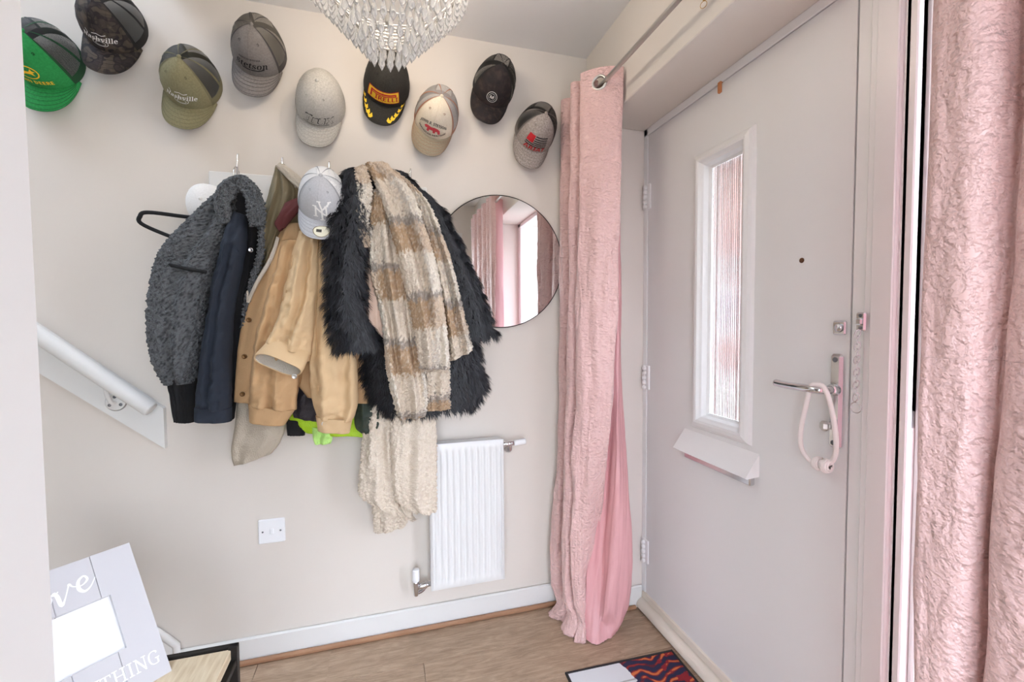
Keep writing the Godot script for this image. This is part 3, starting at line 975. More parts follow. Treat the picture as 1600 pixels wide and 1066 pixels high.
func section(r: PackedFloat32Array, th: float, t: float, p: Dictionary, shrink := 1.0) -> Vector3:
	var c := cos(th)
	var s := sin(th)
	var cx: float = sign(c) * pow(abs(c), 0.8) * shrink
	var a := 0.5 + 0.5 * cx
	var x: float = lerp(r[0], r[2], a)
	var y: float = lerp(r[1], r[3], a)
	var dz: float = r[5] * (pow(s, 0.75) if s > 0.0 else -0.7 * pow(-s, 0.75)) * shrink
	var ph: float = p.ph
	var w := absf(s)
	var ease: float = min(1.0, t * 3.0 + 0.15)
	var f: float = p.fold * sin(TAU * (p.n * a + ph + 0.22 * sin(t * 4.0 + ph * 9.0))) * w * ease
	f += p.fold * 0.5 * sin(TAU * (p.n * 1.9 * a + ph * 2.0 + 0.5 * t)) * w * ease
	f += p.crease * (waves.get_noise_3d(x * 0.8, y * 0.8, ph * 40.0) + 0.6 * lumps.get_noise_3d(x, y, ph * 40.0)) * (0.35 + 0.65 * w)
	return Vector3(x + 0.4 * p.crease * lumps.get_noise_3d(y, x, ph * 50.0), y, max(r[4] + dz + f, 0.0205))

func loft(rows: Array, p: Dictionary) -> ArrayMesh:
	var seg: int = p.seg
	var m: int = p.m
	var pts := PackedVector3Array()
	var cols := PackedColorArray()
	var r0 := rows_at(rows, 0.0)
	var top := Vector3((r0[0] + r0[2]) / 2, (r0[1] + r0[3]) / 2, r0[4])
	var paint: String = p.paint
	var run := 0.0
	var last := top
	for i in seg:
		pts.append(top)
	for j in m:
		var t := float(j) / (m - 1)
		var r := rows_at(rows, t)
		var wide: float = max(0.01, Vector2(r[2] - r[0], r[3] - r[1]).length())
		var mid := Vector3((r[0] + r[2]) / 2, (r[1] + r[3]) / 2, r[4])
		run += mid.distance_to(last)
		last = mid
		for i in seg:
			var th := TAU * i / seg
			var q := section(r, th, t, p)
			if p.curl > 0.0:
				var n := Vector3(cos(th) / wide, 0, sin(th) / max(r[5] * 2.0, 0.01)).normalized()
				q += n * p.curl * (curls.get_noise_3dv(q) + 0.55) * -2.6
			pts.append(q)
			if paint == "plaid":
				cols.append(plaid(q, run, (th if th < PI else TAU - th) / PI * wide, p.ph))
			elif paint == "cream":
				cols.append(Color(0.66, 0.56, 0.45).lerp(Color(0.78, 0.69, 0.58), 0.5 + waves.get_noise_3d(q.x * 9, q.y * 9, q.z * 9)))
			elif paint == "heather":
				cols.append(Color(0.22, 0.22, 0.22).lerp(Color(2.0, 2.0, 2.02), clamp(0.42 + 1.1 * waves.get_noise_3d(q.x * 7, q.y * 7, q.z * 7), 0.0, 1.0)))
	# hem turned in, so that the end is an opening
	var rl := rows_at(rows, 1.0)
	for h in [[0.86, 0.0], [0.8, 0.035], [0.0, 0.04]]:
		for i in seg:
			var q := section(rl, TAU * i / seg, 1.0, p, h[0])
			q.y += h[1]
			pts.append(q)
	if cols.size():
		var head := PackedColorArray()
		for i in seg:
			head.append(cols[i])
		head.append_array(cols)
		for k in 3:
			for i in seg:
				head.append(cols[cols.size() - seg + i])
		cols = head
	return grid_mesh(pts, seg, m + 4, true, false, PackedVector2Array(), cols)

func plaid(q: Vector3, run: float, across: float, ph: float) -> Color:
	# woven check: cream ground, tan blocks, dark grey bands with a loose pile edge
	var j := 0.016 * waves.get_noise_3d(q.x * 2, q.y * 2, q.z * 2) + 0.008 * waves.get_noise_3d(q.x * 16, q.y * 16, q.z * 16)
	var a := fposmod(run + j * 1.5 + ph * 0.05, 0.25)
	var b := fposmod(across + j + ph * 0.37, 0.15)
	var ground := Color(0.74, 0.67, 0.57)
	var c := ground
	var tan_a := a > 0.13 and a < 0.225
	var tan_b := b > 0.085
	if tan_a and tan_b:
		c = Color(0.40, 0.26, 0.15)
	elif tan_a:
		c = Color(0.60, 0.47, 0.35)
	elif tan_b:
		c = Color(0.66, 0.56, 0.45)
	if a > 0.105 and a < 0.13:
		c = c.lerp(Color(0.14, 0.115, 0.11), 0.7)
	if b > 0.076 and b < 0.088:
		c = c.lerp(Color(0.16, 0.13, 0.12), 0.35)
	var fleck := waves.get_noise_3d(q.x * 7 + 9, q.y * 7, q.z * 7)
	return c.lerp(Color(0.80, 0.74, 0.64) if fleck > 0.0 else Color(0.34, 0.25, 0.17), absf(fleck) * 0.8)

func fur_mesh(rows: Array, p: Dictionary, count: int) -> ArrayMesh:
	var vs := PackedVector3Array()
	var ns := PackedVector3Array()
	var cs := PackedColorArray()
	var ix := PackedInt32Array()
	for k in count:
		var t := rng.randf()
		var th: float = rng.randf_range(-0.35, PI + 0.35)
		var r := rows_at(rows, t)
		var q := section(r, th, t, p)
		var wide: float = max(0.01, r[2] - r[0])
		var n := Vector3(cos(th) / wide, 0.0, sin(th) / max(r[5] * 2.0, 0.01)).normalized()
		var clump := Vector3(waves.get_noise_3d(q.x * 1.3, q.y * 1.3, 3.0), 0.25 * waves.get_noise_3d(q.x * 1.3, q.y * 1.3, 13.0), waves.get_noise_3d(q.x * 1.3, q.y * 1.3, 23.0))
		var d := (Vector3.DOWN * 0.8 + n * 0.75 + clump * 1.5 + Vector3(rng.randfn(0, 0.13), rng.randfn(0, 0.13), rng.randfn(0, 0.13))).normalized()
		var side := d.cross(n).normalized()
		if side.length_squared() < 0.5:
			side = Vector3.RIGHT
		var l := rng.randf_range(0.022, 0.046)
		var w := rng.randf_range(0.0008, 0.0018)
		var mid := q + d * l * 0.5 + n * l * 0.10
		var tip := q + d * l + Vector3.DOWN * l * 0.12
		if q.z < 0.03 or tip.z < 0.01:
			continue
		var b := vs.size()
		var shade: float = pow(rng.randf(), 1.6) * 0.045 + 0.007
		var col := Color(shade, shade * 1.04, shade * 1.25)
		vs.append_array([q - side * w, q + side * w, mid - side * w * 0.8, mid + side * w * 0.8, tip])
		var nn := (n + side * 0.2).normalized()
		for i in 5:
			ns.append(nn)
			cs.append(col)
		ix.append_array([b, b + 2, b + 1, b + 1, b + 2, b + 3, b + 2, b + 4, b + 3])
	var arr := []
	arr.resize(Mesh.ARRAY_MAX)
	arr[Mesh.ARRAY_VERTEX] = vs
	arr[Mesh.ARRAY_NORMAL] = ns
	arr[Mesh.ARRAY_COLOR] = cs
	arr[Mesh.ARRAY_INDEX] = ix
	var m := ArrayMesh.new()
	m.add_surface_from_arrays(Mesh.PRIMITIVE_TRIANGLES, arr)
	return m

func cuff_mouth(at: Vector3, wide: Vector3, out: Vector3, rx: float, ry: float, inside: bool) -> ArrayMesh:
	# the open end of a sleeve: a flattened band that one can look into
	var e1 := wide.normalized()
	var n := (out - e1 * out.dot(e1)).normalized()
	var e2 := n.cross(e1)
	var rings := [[-0.075, 0.9], [-0.05, 0.98], [-0.02, 1.03], [-0.002, 1.02], [0.0, 0.985], [-0.003, 0.95]]
	if inside:
		rings = [[-0.003, 0.95], [-0.02, 0.9], [-0.055, 0.8], [-0.06, 0.0]]
	var pts := PackedVector3Array()
	for r in rings:
		for i in 40:
			var an := TAU * i / 40
			var p: Vector3 = at + n * float(r[0]) + (e1 * cos(an) * rx + e2 * sin(an) * ry) * float(r[1])
			p += e2 * 0.004 * sin(an * 3.0 + 1.0) * float(r[1])
			pts.append(p)
	return grid_mesh(pts, 40, rings.size(), true, true)

func build_garments():
	var made := {}
	for g in garment_data():
		var t := thing(g.name, g.label, g.category, Vector3.ZERO, "coats on the rack")
		made[g.name] = t
		for k in g.pieces.size():
			var pc: Dictionary = g.pieces[k]
			var p := {"fold": pc.get("fold", 0.006), "n": pc.get("n", 2.0), "ph": 0.13 + 0.37 * k + 0.11 * g.name.length(), "crease": pc.get("crease", 0.006), "curl": pc.get("curl", 0.0), "seg": pc.get("seg", 48), "m": pc.get("m", 40), "paint": pc.get("paint", "")}
			var o := part(t, pc.part, loft(pc.rows, p), M[pc.mat])
			if pc.has("label"):
				o.set_meta("label", pc.label)
			if pc.has("fur"):
				var f := part(o, "pile", fur_mesh(pc.rows, p, pc.fur), M.fur)
				f.set_meta("kind", "stuff")
		if g.has("mouth"):
			var mo: Dictionary = g.mouth
			part(t, "cuff", cuff_mouth(mo.at, mo.wide, mo.out, mo.rx, mo.ry, false), M.twill)
			part(t, "cuff_lining", cuff_mouth(mo.at, mo.wide, mo.out, mo.rx, mo.ry, true), M.twill_in)
		for b in g.get("buttons", []):
			part(t, "button", lathe([[0.0, 0.002], [0.004, 0.002], [0.0055, 0.0035], [0.0075, 0.003], [0.008, 0.0], [0.0, 0.0]], 16), M[b[3]], Vector3(b[0], b[1], b[2]), Basis(Vector3(1, 0, 0), PI / 2 + 0.1))
		for b in g.get("seams", []):
			var path := []
			for q in b.path:
				path.append(Vector3(q[0], q[1], q[2]))
			part(t, b.part, tube(smooth_path(path, path.size() * 5), b.r, 6), M[b.mat])

# ------------------------------------------------------------------ caps
# A cap's own axes: x to the wearer's left as seen from the front, y up through the button, z towards the brim.
const CAP_A := 0.083
const CAP_B := 0.098
const CAP_H := 0.118

func crown_at(phi: float, th: float, lift := 0.0) -> Vector3:
	var c := pow(max(cos(th * PI / 2), 0.0), 0.8)
	var s := pow(max(sin(th * PI / 2), 0.0), 0.92)
	var y0 := -0.016 * pow(sin(phi), 2.0)
	var dent := 1.0 - 0.03 * pow(absf(sin(phi * 3.0)), 8.0) * th
	var p := Vector3(CAP_A * sin(phi) * c * dent, y0 * (1.0 - th) + CAP_H * s, CAP_B * cos(phi) * c * dent)
	if lift != 0.0:
		p += Vector3(sin(phi) / CAP_A * c, CAP_H * s / CAP_H / CAP_H, cos(phi) / CAP_B * c).normalized() * lift
	return p

func front_at(q: Vector2, lift: float) -> Vector3:
	var y: float = clamp(q.y / CAP_H, 0.0, 0.999)
	var th := asin(pow(y, 1.0 / 0.92)) * 2.0 / PI
	return crown_at(q.x / CAP_A, th, lift)

func brim_at(psi: float, r: float, lift := 0.0) -> Vector3:
	# psi -1..1 across, r 0..1 from the crown to the edge
	var phi := psi * 1.22
	var i := crown_at(phi, 0.0)
	var reach: float = 0.072 * pow(max(1.0 - pow(absf(psi), 2.6), 0.0), 0.6)
	var o := Vector3(i.x * (1.0 + 0.10 * (1.0 - absf(psi))), i.y * 1.75 - 0.010 * (1.0 - psi * psi), i.z + reach)
	var p := i.lerp(o, r)
	p.y += lift - 0.004 * sin(r * PI) * -1.0
	return p

func crown_part(p0: float, p1: float, t0: float, t1: float, nu: int, nv: int, lift := 0.0) -> ArrayMesh:
	var pts := PackedVector3Array()
	var uv := PackedVector2Array()
	for j in nv:
		for i in nu:
			var phi: float = lerp(p0, p1, float(i) / (nu - 1))
			var th: float = lerp(t0, t1, float(j) / (nv - 1))
			pts.append(crown_at(phi, th, lift))
			uv.append(Vector2(phi * 0.09, th * 0.16))
	return grid_mesh(pts, nu, nv, false, false, uv)

func decal(tris: Array, mapper: Callable, at: Vector2, lift := 0.0012, turn := 0.0) -> ArrayMesh:
	# flat triangles laid on a curved face, as thread or print
	var st := SurfaceTool.new()
	st.begin(Mesh.PRIMITIVE_TRIANGLES)
	st.set_smooth_group(-1)
	for i in range(0, tris.size(), 3):
		var a: Vector2 = tris[i]
		var b: Vector2 = tris[i + 1]
		var c: Vector2 = tris[i + 2]
		if (b - a).cross(c - a) > 0:
			var k := b
			b = c
			c = k
		for q in [a, b, c]:
			st.add_vertex(mapper.call((q as Vector2).rotated(turn) + at, lift))
	st.generate_normals()
	return st.commit()

func ring_tris(rx: float, ry: float, w: float, seg := 40) -> Array:
	var o := []
	for i in seg:
		var a := TAU * i / seg
		var b := TAU * (i + 1) / seg
		var p := [Vector2(cos(a) * rx, sin(a) * ry), Vector2(cos(b) * rx, sin(b) * ry), Vector2(cos(b) * (rx - w), sin(b) * (ry - w)), Vector2(cos(a) * (rx - w), sin(a) * (ry - w))]
		o.append_array([p[0], p[1], p[2], p[0], p[2], p[3]])
	return o

func disc_tris(r: float, seg := 32) -> Array:
	var o := []
	for k in 4:
		o.append_array(ring_tris(r * (k + 1) / 4.0, r * (k + 1) / 4.0, r / 4.0, seg))
	return o

func rect_tris(w: float, h: float, n := 12, m := 4) -> Array:
	var o := []
	for i in n:
		for j in m:
			var x0: float = w * (float(i) / n - 0.5)
			var x1: float = w * (float(i + 1) / n - 0.5)
			var y0: float = h * (float(j) / m - 0.5)
			var y1: float = h * (float(j + 1) / m - 0.5)
			o.append_array([Vector2(x0, y0), Vector2(x1, y0), Vector2(x1, y1), Vector2(x0, y0), Vector2(x1, y1), Vector2(x0, y1)])
	return o

func poly_tris(list: Array) -> Array:
	var poly := PackedVector2Array(list)
	var ix := Geometry2D.triangulate_polygon(poly)
	var o := []
	for i in ix:
		o.append(poly[i])
	return finer(o, 2)

func shifted(tris: Array, by: Vector2, turn := 0.0, scale := 1.0) -> Array:
	var o := []
	for t in tris:
		o.append((t as Vector2).rotated(turn) * scale + by)
	return o

func stroke_tris(path: Array, w: float) -> Array:
	return finer(ribbon_tris(path, w), 1)

func ribbon_tris(path: Array, w) -> Array:
	# one strip of constant joints, so that no two pieces lie in the same place
	var l := []
	var r := []
	for i in path.size():
		var t: Vector2 = (path[min(i + 1, path.size() - 1)] - path[max(i - 1, 0)]).normalized()
		var n: Vector2 = t.orthogonal() * (w[i] if w is Array else w) * 0.5
		l.append(path[i] - n)
		r.append(path[i] + n)
	var o := []
	for i in path.size() - 1:
		o.append_array([l[i], l[i + 1], r[i + 1], l[i], r[i + 1], r[i]])
	return o

func finer(tris: Array, times := 2) -> Array:
	for k in times:
		var o := []
		for i in range(0, tris.size(), 3):
			var a: Vector2 = tris[i]
			var b: Vector2 = tris[i + 1]
			var c: Vector2 = tris[i + 2]
			var ab := (a + b) / 2
			var bc := (b + c) / 2
			var ca := (c + a) / 2
			o.append_array([a, ab, ca, ab, b, bc, ca, bc, c, ab, bc, ca])
		tris = o
	return tris

func mesh_cloth(c: Color) -> StandardMaterial3D:
	# netting: round holes in a diagonal grid
	var s := 32
	var im := Image.create(s, s, false, Image.FORMAT_RGBA8)
	for y in s:
		for x in s:
			var a := Vector2(fposmod(x + 0.5, 16.0) - 8.0, fposmod(y + 0.5 + (8.0 if x >= 16 else 0.0), 16.0) - 8.0)
			im.set_pixel(x, y, Color(c.r, c.g, c.b, 0.0 if a.length() < 4.6 else 1.0))
	var m := mat(Color.WHITE, 0.7)
	m.albedo_texture = ImageTexture.create_from_image(im)
	m.transparency = BaseMaterial3D.TRANSPARENCY_ALPHA_SCISSOR
	m.alpha_scissor_threshold = 0.5
	m.cull_mode = BaseMaterial3D.CULL_DISABLED
	m.uv1_scale = Vector3(260, 260, 1)
	return m

func camo(a: Color, b: Color, c: Color, s: int) -> StandardMaterial3D:
	var m := mat(Color.WHITE, 0.9)
	m.albedo_texture = noise_tex(256, 0.018, [[0.0, b], [0.34, b], [0.36, a], [0.58, a], [0.60, c], [1.0, c]], FastNoiseLite.TYPE_SIMPLEX_SMOOTH, s, 2)
	triplanar(m, Vector3.ONE * 6.0)
	return m

func heathered(a: Color, b: Color, s: int) -> StandardMaterial3D:
	var m := mat(Color.WHITE, 0.95)
	m.albedo_texture = noise_tex(256, 0.06, [[0.25, a], [0.75, b]], FastNoiseLite.TYPE_SIMPLEX_SMOOTH, s, 4)
	triplanar(m, Vector3.ONE * 9.0)
	return m

func make_cap(label: String, at: Vector3, roll: float, front: Material, back: Material, brim: Material, thread: Material, netted: bool, tip := 0.0, scale := 1.0) -> Node3D:
	var cap := thing("cap", label, "cap", at, "baseball caps on the wall")
	cap.basis = Basis(Vector3(0, 0, 1), roll) * Basis(Vector3(1, 0, 0), PI / 2 - 0.2 + tip) * Basis.from_scale(Vector3.ONE * scale)
	var e := 1.08
	part(cap, "front_panel", crown_part(-e, 0.0, 0.0, 0.985, 16, 20), front)
	part(cap, "front_panel", crown_part(0.0, e, 0.0, 0.985, 16, 20), front)
	# rear: four panels with bands along their seams
	var cuts := [e, 1.75, PI - 0.42]
	for s in [1, -1]:
		for k in 2:
			var a: float = cuts[k] * s
			var b: float = cuts[k + 1] * s
			part(cap, "rear_panel", crown_part(min(a, b), max(a, b), 0.0, 0.985, 14, 18), back)
		part(cap, "rear_panel", crown_part((PI - 0.42 if s > 0 else -PI), (PI if s > 0 else -PI + 0.42), 0.42, 0.985, 8, 14), back)
	var bands := []
	for a in [e, 1.75, PI - 0.42, PI + 0.42, TAU - 1.75, TAU - e]:
		var pts := PackedVector3Array()
		for j in 22:
			for i in 2:
				pts.append(crown_at(a + (i - 0.5) * 0.09 * (1.0 if netted else 0.35), 0.985 * j / 21.0, 0.0012))
		bands.append(grid_mesh(pts, 2, 22, false, false))
	# sweat band along the rim
	var rim := PackedVector3Array()
	for j in 3:
		for i in 60:
			rim.append(crown_at(lerp(e, TAU - e, i / 59.0), j * 0.06, 0.0008 + 0.0006 * (1 - absf(j - 1))))
	bands.append(grid_mesh(rim, 60, 3, false, false))
	part(cap, "band", join(bands), brim if not netted else thread)
	# seam down the front
	var seam := []
	for j in 16:
		seam.append(crown_at(0.0, 0.98 * j / 15.0, 0.0004))
	part(cap, "seam", tube(seam, 0.0008, 6), front)
	# brim: a closed curved plate
	var pts := PackedVector3Array()
	var n := 36
	var ring := 14
	for i in n:
		var psi: float = lerp(-1.0, 1.0, float(i) / (n - 1))
		for k in ring:
			var f := float(k) / (ring - 1)
			if k < 7:
				pts.append(brim_at(psi, k / 6.0, 0.0012))
			else:
				pts.append(brim_at(psi, (13 - k) / 6.0, -0.0014))
	part(cap, "brim", grid_mesh(pts, ring, n, true, false), brim)
	var rows := []
	for r in [0.22, 0.4, 0.58, 0.76, 0.93]:
		var path := []
		for i in 30:
			path.append(brim_at(lerp(-0.92, 0.92, i / 29.0), r, 0.0016))
		rows.append(tube(path, 0.00055, 5))
	part(cap, "stitching", join(rows), thread)
	part(cap, "button", lathe([[0.0, 0.006], [0.004, 0.005], [0.0065, 0.002], [0.007, -0.001], [0.0, -0.001]], 14), front, Vector3(0, CAP_H - 0.001, 0))
	for s in [-1, 1]:
		part(cap, "eyelet", torus(0.003, 0.0008, 12, 6), thread, crown_at(s * 0.55, 0.62, 0.0008), Basis(Vector3(1, 0, 0), 0.9))
	return cap

func thread_mat(c: Color) -> StandardMaterial3D:
	return mat(c, 0.75)

func build_caps():
	var white := thread_mat(srgb(238, 236, 232))
	var black := thread_mat(srgb(24, 24, 26))
	var red := thread_mat(srgb(196, 32, 40))
	var yellow := thread_mat(srgb(250, 205, 50))
	var front := front_at
	var brim := func(q: Vector2, lift: float) -> Vector3:
		return brim_at(q.x, q.y, 0.0014 + lift)
	var black_net := mesh_cloth(Color(0.06, 0.06, 0.06))
	# green cap with a yellow emblem
	var green := heathered(srgb(38, 140, 72), srgb(48, 158, 84), 3)
	var c := make_cap("bright green cap with black netting, yellow deer emblem and lettering, leftmost on the wall", Vector3(-1.005, 2.088, 0.034), -0.16, green, black_net, green, thread_mat(srgb(20, 70, 40)), true)
	part(c, "emblem", decal(ring_tris(0.027, 0.019, 0.003), front, Vector2(0, 0.056)), yellow)
	part(c, "emblem", decal(poly_tris([Vector2(-0.02, -0.002), Vector2(-0.008, 0.004), Vector2(0.004, 0.004), Vector2(0.01, 0.012), Vector2(0.013, 0.006), Vector2(0.02, 0.004), Vector2(0.012, 0.001), Vector2(0.016, -0.008), Vector2(0.006, -0.003), Vector2(-0.008, -0.004), Vector2(-0.018, -0.010)]), front, Vector2(0, 0.056), 0.0016), yellow)
	part(c, "lettering", decal(text_tris("JOHN DEERE", "Droid Sans", 0.011, true), front, Vector2(0, 0.025)), yellow)
	# two caps with the same script
	var dark_camo := camo(srgb(40, 36, 38), srgb(62, 54, 54), srgb(88, 78, 68), 5)
	c = make_cap("black camouflage trucker cap with white script, cut by the top edge beside the green cap", Vector3(-0.83, 2.225, 0.034), -0.24, dark_camo, black_net, dark_camo, black, true)
	script_logo(c, white, front)
	var olive := heathered(srgb(128, 122, 92), srgb(142, 136, 104), 6)
	c = make_cap("olive trucker cap with black netting and white script, above the black hanger", Vector3(-0.617, 2.075, 0.034), -0.24, olive, camo_net(), olive, thread_mat(srgb(110, 104, 76)), true)
	script_logo(c, white, front)
	# grey cap with black script
	var grey := heathered(srgb(118, 112, 108), srgb(134, 128, 124), 7)
	c = make_cap("dark grey trucker cap with black script, highest left of the chandelier", Vector3(-0.41, 2.210, 0.034), -0.2, grey, mesh_cloth(Color(0.33, 0.31, 0.28)), grey, thread_mat(srgb(70, 66, 66)), true)
	part(c, "lettering", decal(text_tris("Stetson", "Droid Serif", 0.020, true, 0.3), front, Vector2(0.004, 0.042)), black)
	part(c, "lettering", decal(text_tris("AMERICAN HERITAGE", "Droid Sans", 0.0052, true), front, Vector2(0.0, 0.062)), black)
	part(c, "underline", decal(stroke_tris([Vector2(-0.030, 0.002), Vector2(-0.01, -0.001), Vector2(0.018, -0.001), Vector2(0.038, 0.004)], 0.004), front, Vector2(0.004, 0.027)), black)
	# light grey cap
	var pale := heathered(srgb(176, 171, 162), srgb(198, 193, 184), 8)
	c = make_cap("light grey cloth cap with outlined black lettering, above the rack", Vector3(-0.214, 2.058, 0.034), -0.17, pale, pale, pale, thread_mat(srgb(165, 160, 150)), false)
	var x := -0.040
	for ch in ["T", "r", "u", "x"]:
		var tr := text_tris(ch, "Droid Sans", 0.033, true, 0.0, 1.15)
		var lo := Vector2(9, 9)
		var hi := Vector2(-9, -9)
		for q in tr:
			lo = lo.min(q)
			hi = hi.max(q)
		var mid := (lo + hi) / 2
		var outer := []
		var inner := []
		for q in tr:
			var p: Vector2 = q - Vector2(lo.x, 0)
			outer.append(Vector2(x + p.x + q.y * 0.3, q.y))
			var g := Vector2(lerp(q.x, mid.x, 0.2) - lo.x, lerp(q.y, mid.y, 0.17))
			inner.append(Vector2(x + g.x + g.y * 0.3, g.y))
		part(c, "letter", decal(outer, front, Vector2(0.002, 0.036), 0.0010), black)
		part(c, "letter_fill", decal(inner, front, Vector2(0.002, 0.0362), 0.0017), pale)
		x += hi.x - lo.x + 0.002
	part(c, "underline", decal(stroke_tris([Vector2(-0.045, 0.002), Vector2(-0.02, -0.001), Vector2(0.01, -0.001), Vector2(0.046, 0.002)], 0.0022), front, Vector2(0, 0.013)), black)
	# black cap with a yellow badge and laurels
	var ink := heathered(srgb(42, 40, 36), srgb(54, 51, 46), 9)
	c = make_cap("black cap with yellow badge and yellow laurel leaves, below the chandelier", Vector3(0.02, 2.160, 0.034), -0.2, ink, ink, ink, thread_mat(srgb(30, 29, 28)), false)
	part(c, "badge", decal(rect_tris(0.124, 0.042, 18, 4), front, Vector2(0, 0.042), 0.0010), yellow)
	part(c, "badge_border", decal(frame_tris(0.124, 0.042, 0.0022), front, Vector2(0, 0.042), 0.0014), red)
	var word := text_tris("IRELLI", "Droid Sans", 0.0135, true, 0.0, 1.25)
	part(c, "lettering", decal(shifted(word, Vector2.ZERO, 0.0, 1.2), front, Vector2(0.014, 0.0365), 0.0018), red)
	var pl := rect_tris(0.0055, 0.024, 1, 2)
	pl = shifted(pl, Vector2(-0.0385, 0.030))
	pl.append_array(shifted(rect_tris(0.081, 0.0045, 12, 1), Vector2(0.0005, 0.0402)))
	pl.append_array(shifted(rect_tris(0.081, 0.0028, 12, 1), Vector2(0.003, 0.0350)))
	pl.append_array(shifted(rect_tris(0.0045, 0.008, 1, 1), Vector2(0.0405, 0.0378)))
	part(c, "lettering", decal(shifted(pl, Vector2(0, -0.036), 0.0, 1.2), front, Vector2(0, 0.042), 0.0018), red)
	for s in [-1, 1]:
		var leaves := []
		for k in 5:
			var o := Vector2(s * (0.30 + 0.12 * k), 0.88 - 0.06 * k - 0.02 * k * k)
			for w in [-0.55, 0.75]:
				var an: float = (0.9 if s > 0 else PI - 0.9) + w * s
				var leaf := [Vector2(0, 0), Vector2(0.09, 0.07), Vector2(0.22, 0.0), Vector2(0.09, -0.07)]
				var pg := []
				for l in leaf:
					var r: Vector2 = (l as Vector2).rotated(an)
					pg.append(o + Vector2(r.x * 0.8, -r.y * 1.3))
				leaves.append_array(poly_tris(pg))
		part(c, "laurel", decal(leaves, brim, Vector2.ZERO, 0.0008), yellow)
	# cream cap with a red bear
	var cream := heathered(srgb(222, 208, 186), srgb(232, 220, 200), 10)
	var khaki := heathered(srgb(150, 138, 116), srgb(164, 152, 130), 11)
	c = make_cap("cream cap with a red bear print, grey netting and khaki brim", Vector3(0.205, 2.062, 0.034), -0.3, cream, mesh_cloth(Color(0.62, 0.61, 0.60)), khaki, thread_mat(srgb(168, 120, 96)), true)
	part(c, "lettering", decal(arc_text("JOHN B. STETSON", 0.0098, 0.10), front, Vector2(0, 0.066)), black)
	part(c, "lettering", decal(arc_text("AMERICAN HERITAGE", 0.0078, -0.12), front, Vector2(0, 0.017)), black)
	part(c, "bear", decal(poly_tris([Vector2(-0.034, 0.004), Vector2(-0.027, 0.011), Vector2(-0.018, 0.012), Vector2(-0.006, 0.010), Vector2(0.008, 0.012), Vector2(0.022, 0.009), Vector2(0.030, 0.003), Vector2(0.033, -0.014), Vector2(0.024, -0.014), Vector2(0.021, -0.004), Vector2(0.014, -0.003), Vector2(0.013, -0.012), Vector2(0.005, -0.012), Vector2(0.003, -0.003), Vector2(-0.010, -0.003), Vector2(-0.012, -0.013), Vector2(-0.020, -0.013), Vector2(-0.020, 0.0), Vector2(-0.028, -0.002)]), front, Vector2(0, 0.042)), thread_mat(srgb(214, 72, 80)))
	# dark camo cap with a round badge
	c = make_cap("black and brown camouflage cap with a round white mountain badge, right of the chandelier", Vector3(0.437, 2.210, 0.034), -0.3, camo(srgb(44, 36, 36), srgb(62, 50, 48), srgb(34, 30, 32), 15), black_net, camo(srgb(44, 36, 36), srgb(66, 54, 50), srgb(34, 30, 32), 16), black, true)
	part(c, "badge", decal(disc_tris(0.021), front, Vector2(0.0, 0.045), 0.0009), black)
	part(c, "badge_ring", decal(ring_tris(0.0215, 0.0215, 0.0018), front, Vector2(0.0, 0.045), 0.0014), white)
	part(c, "badge_ring", decal(ring_tris(0.0145, 0.0145, 0.001), front, Vector2(0.0, 0.045), 0.0014), white)
	part(c, "lettering", decal(text_tris("M", "Droid Sans", 0.012, true, 0.0, 1.2), front, Vector2(0.0, 0.045), 0.0014), white)
	# grey cap with a flag
	var wash := heathered(srgb(142, 132, 126), srgb(186, 176, 168), 12)
	c = make_cap("washed grey cap with a red and black flag and red lettering, next to the curtain", Vector3(0.612, 2.050, 0.034), -0.27, wash, black_net, wash, thread_mat(srgb(120, 112, 108)), true)
	part(c, "flag", decal(shifted(rect_tris(0.032, 0.030, 5, 5), Vector2(-0.028, 0.060)), front, Vector2.ZERO), red)
	var bars := []
	for k in 4:
		bars.append_array(shifted(rect_tris(0.060, 0.004, 10, 1), Vector2(0.020, 0.0730 - k * 0.0085)))
	for k in 2:
		bars.append_array(shifted(rect_tris(0.094, 0.004, 14, 1), Vector2(0.003, 0.0395 - k * 0.0085)))
	part(c, "flag", decal(bars, front, Vector2.ZERO), black)
	part(c, "lettering", decal(text_tris("ARIAT", "Droid Sans", 0.018, true, 0.0, 1.3), front, Vector2(0.006, 0.019)), red)
	# pale cap hung in front of the jackets
	var silver := heathered(srgb(180, 180, 182), srgb(192, 192, 194), 13)
	c = make_cap("pale grey cap with white letters and a round sticker on its brim, among the coats", Vector3(-0.188, 1.655, 0.245), -0.1, silver, mesh_cloth(Color(0.92, 0.92, 0.92)), silver, thread_mat(srgb(150, 150, 152)), true, -0.3, 0.9)
	part(c, "lettering", ny_strokes(front, Vector2(0.014, 0.046)), white)
	var st := part(c, "sticker", decal(disc_tris(1.0, 30), func(q: Vector2, lift: float) -> Vector3: return brim_at(0.12 + q.x * 0.27, 0.62 + q.y * -0.30, 0.0022 + lift), Vector2.ZERO, 0.0), mat(srgb(232, 228, 205), 0.3))
	part(st, "sticker_ring", decal(ring_tris(1.0, 1.0, 0.09, 30), func(q: Vector2, lift: float) -> Vector3: return brim_at(0.12 + q.x * 0.27, 0.62 + q.y * -0.30, 0.0027 + lift), Vector2.ZERO, 0.0), mat(srgb(120, 105, 70), 0.3))
	part(st, "sticker_mark", decal(shifted(rect_tris(0.6, 0.5, 2, 2), Vector2(-0.3, 0.05)), func(q: Vector2, lift: float) -> Vector3: return brim_at(0.12 + q.x * 0.27, 0.62 + q.y * -0.30, 0.0029 + lift), Vector2.ZERO, 0.0), mat(srgb(60, 58, 52), 0.4))
	# white cap half hidden behind the fleece jacket
	var chalk := heathered(srgb(232, 230, 226), srgb(242, 240, 237), 14)
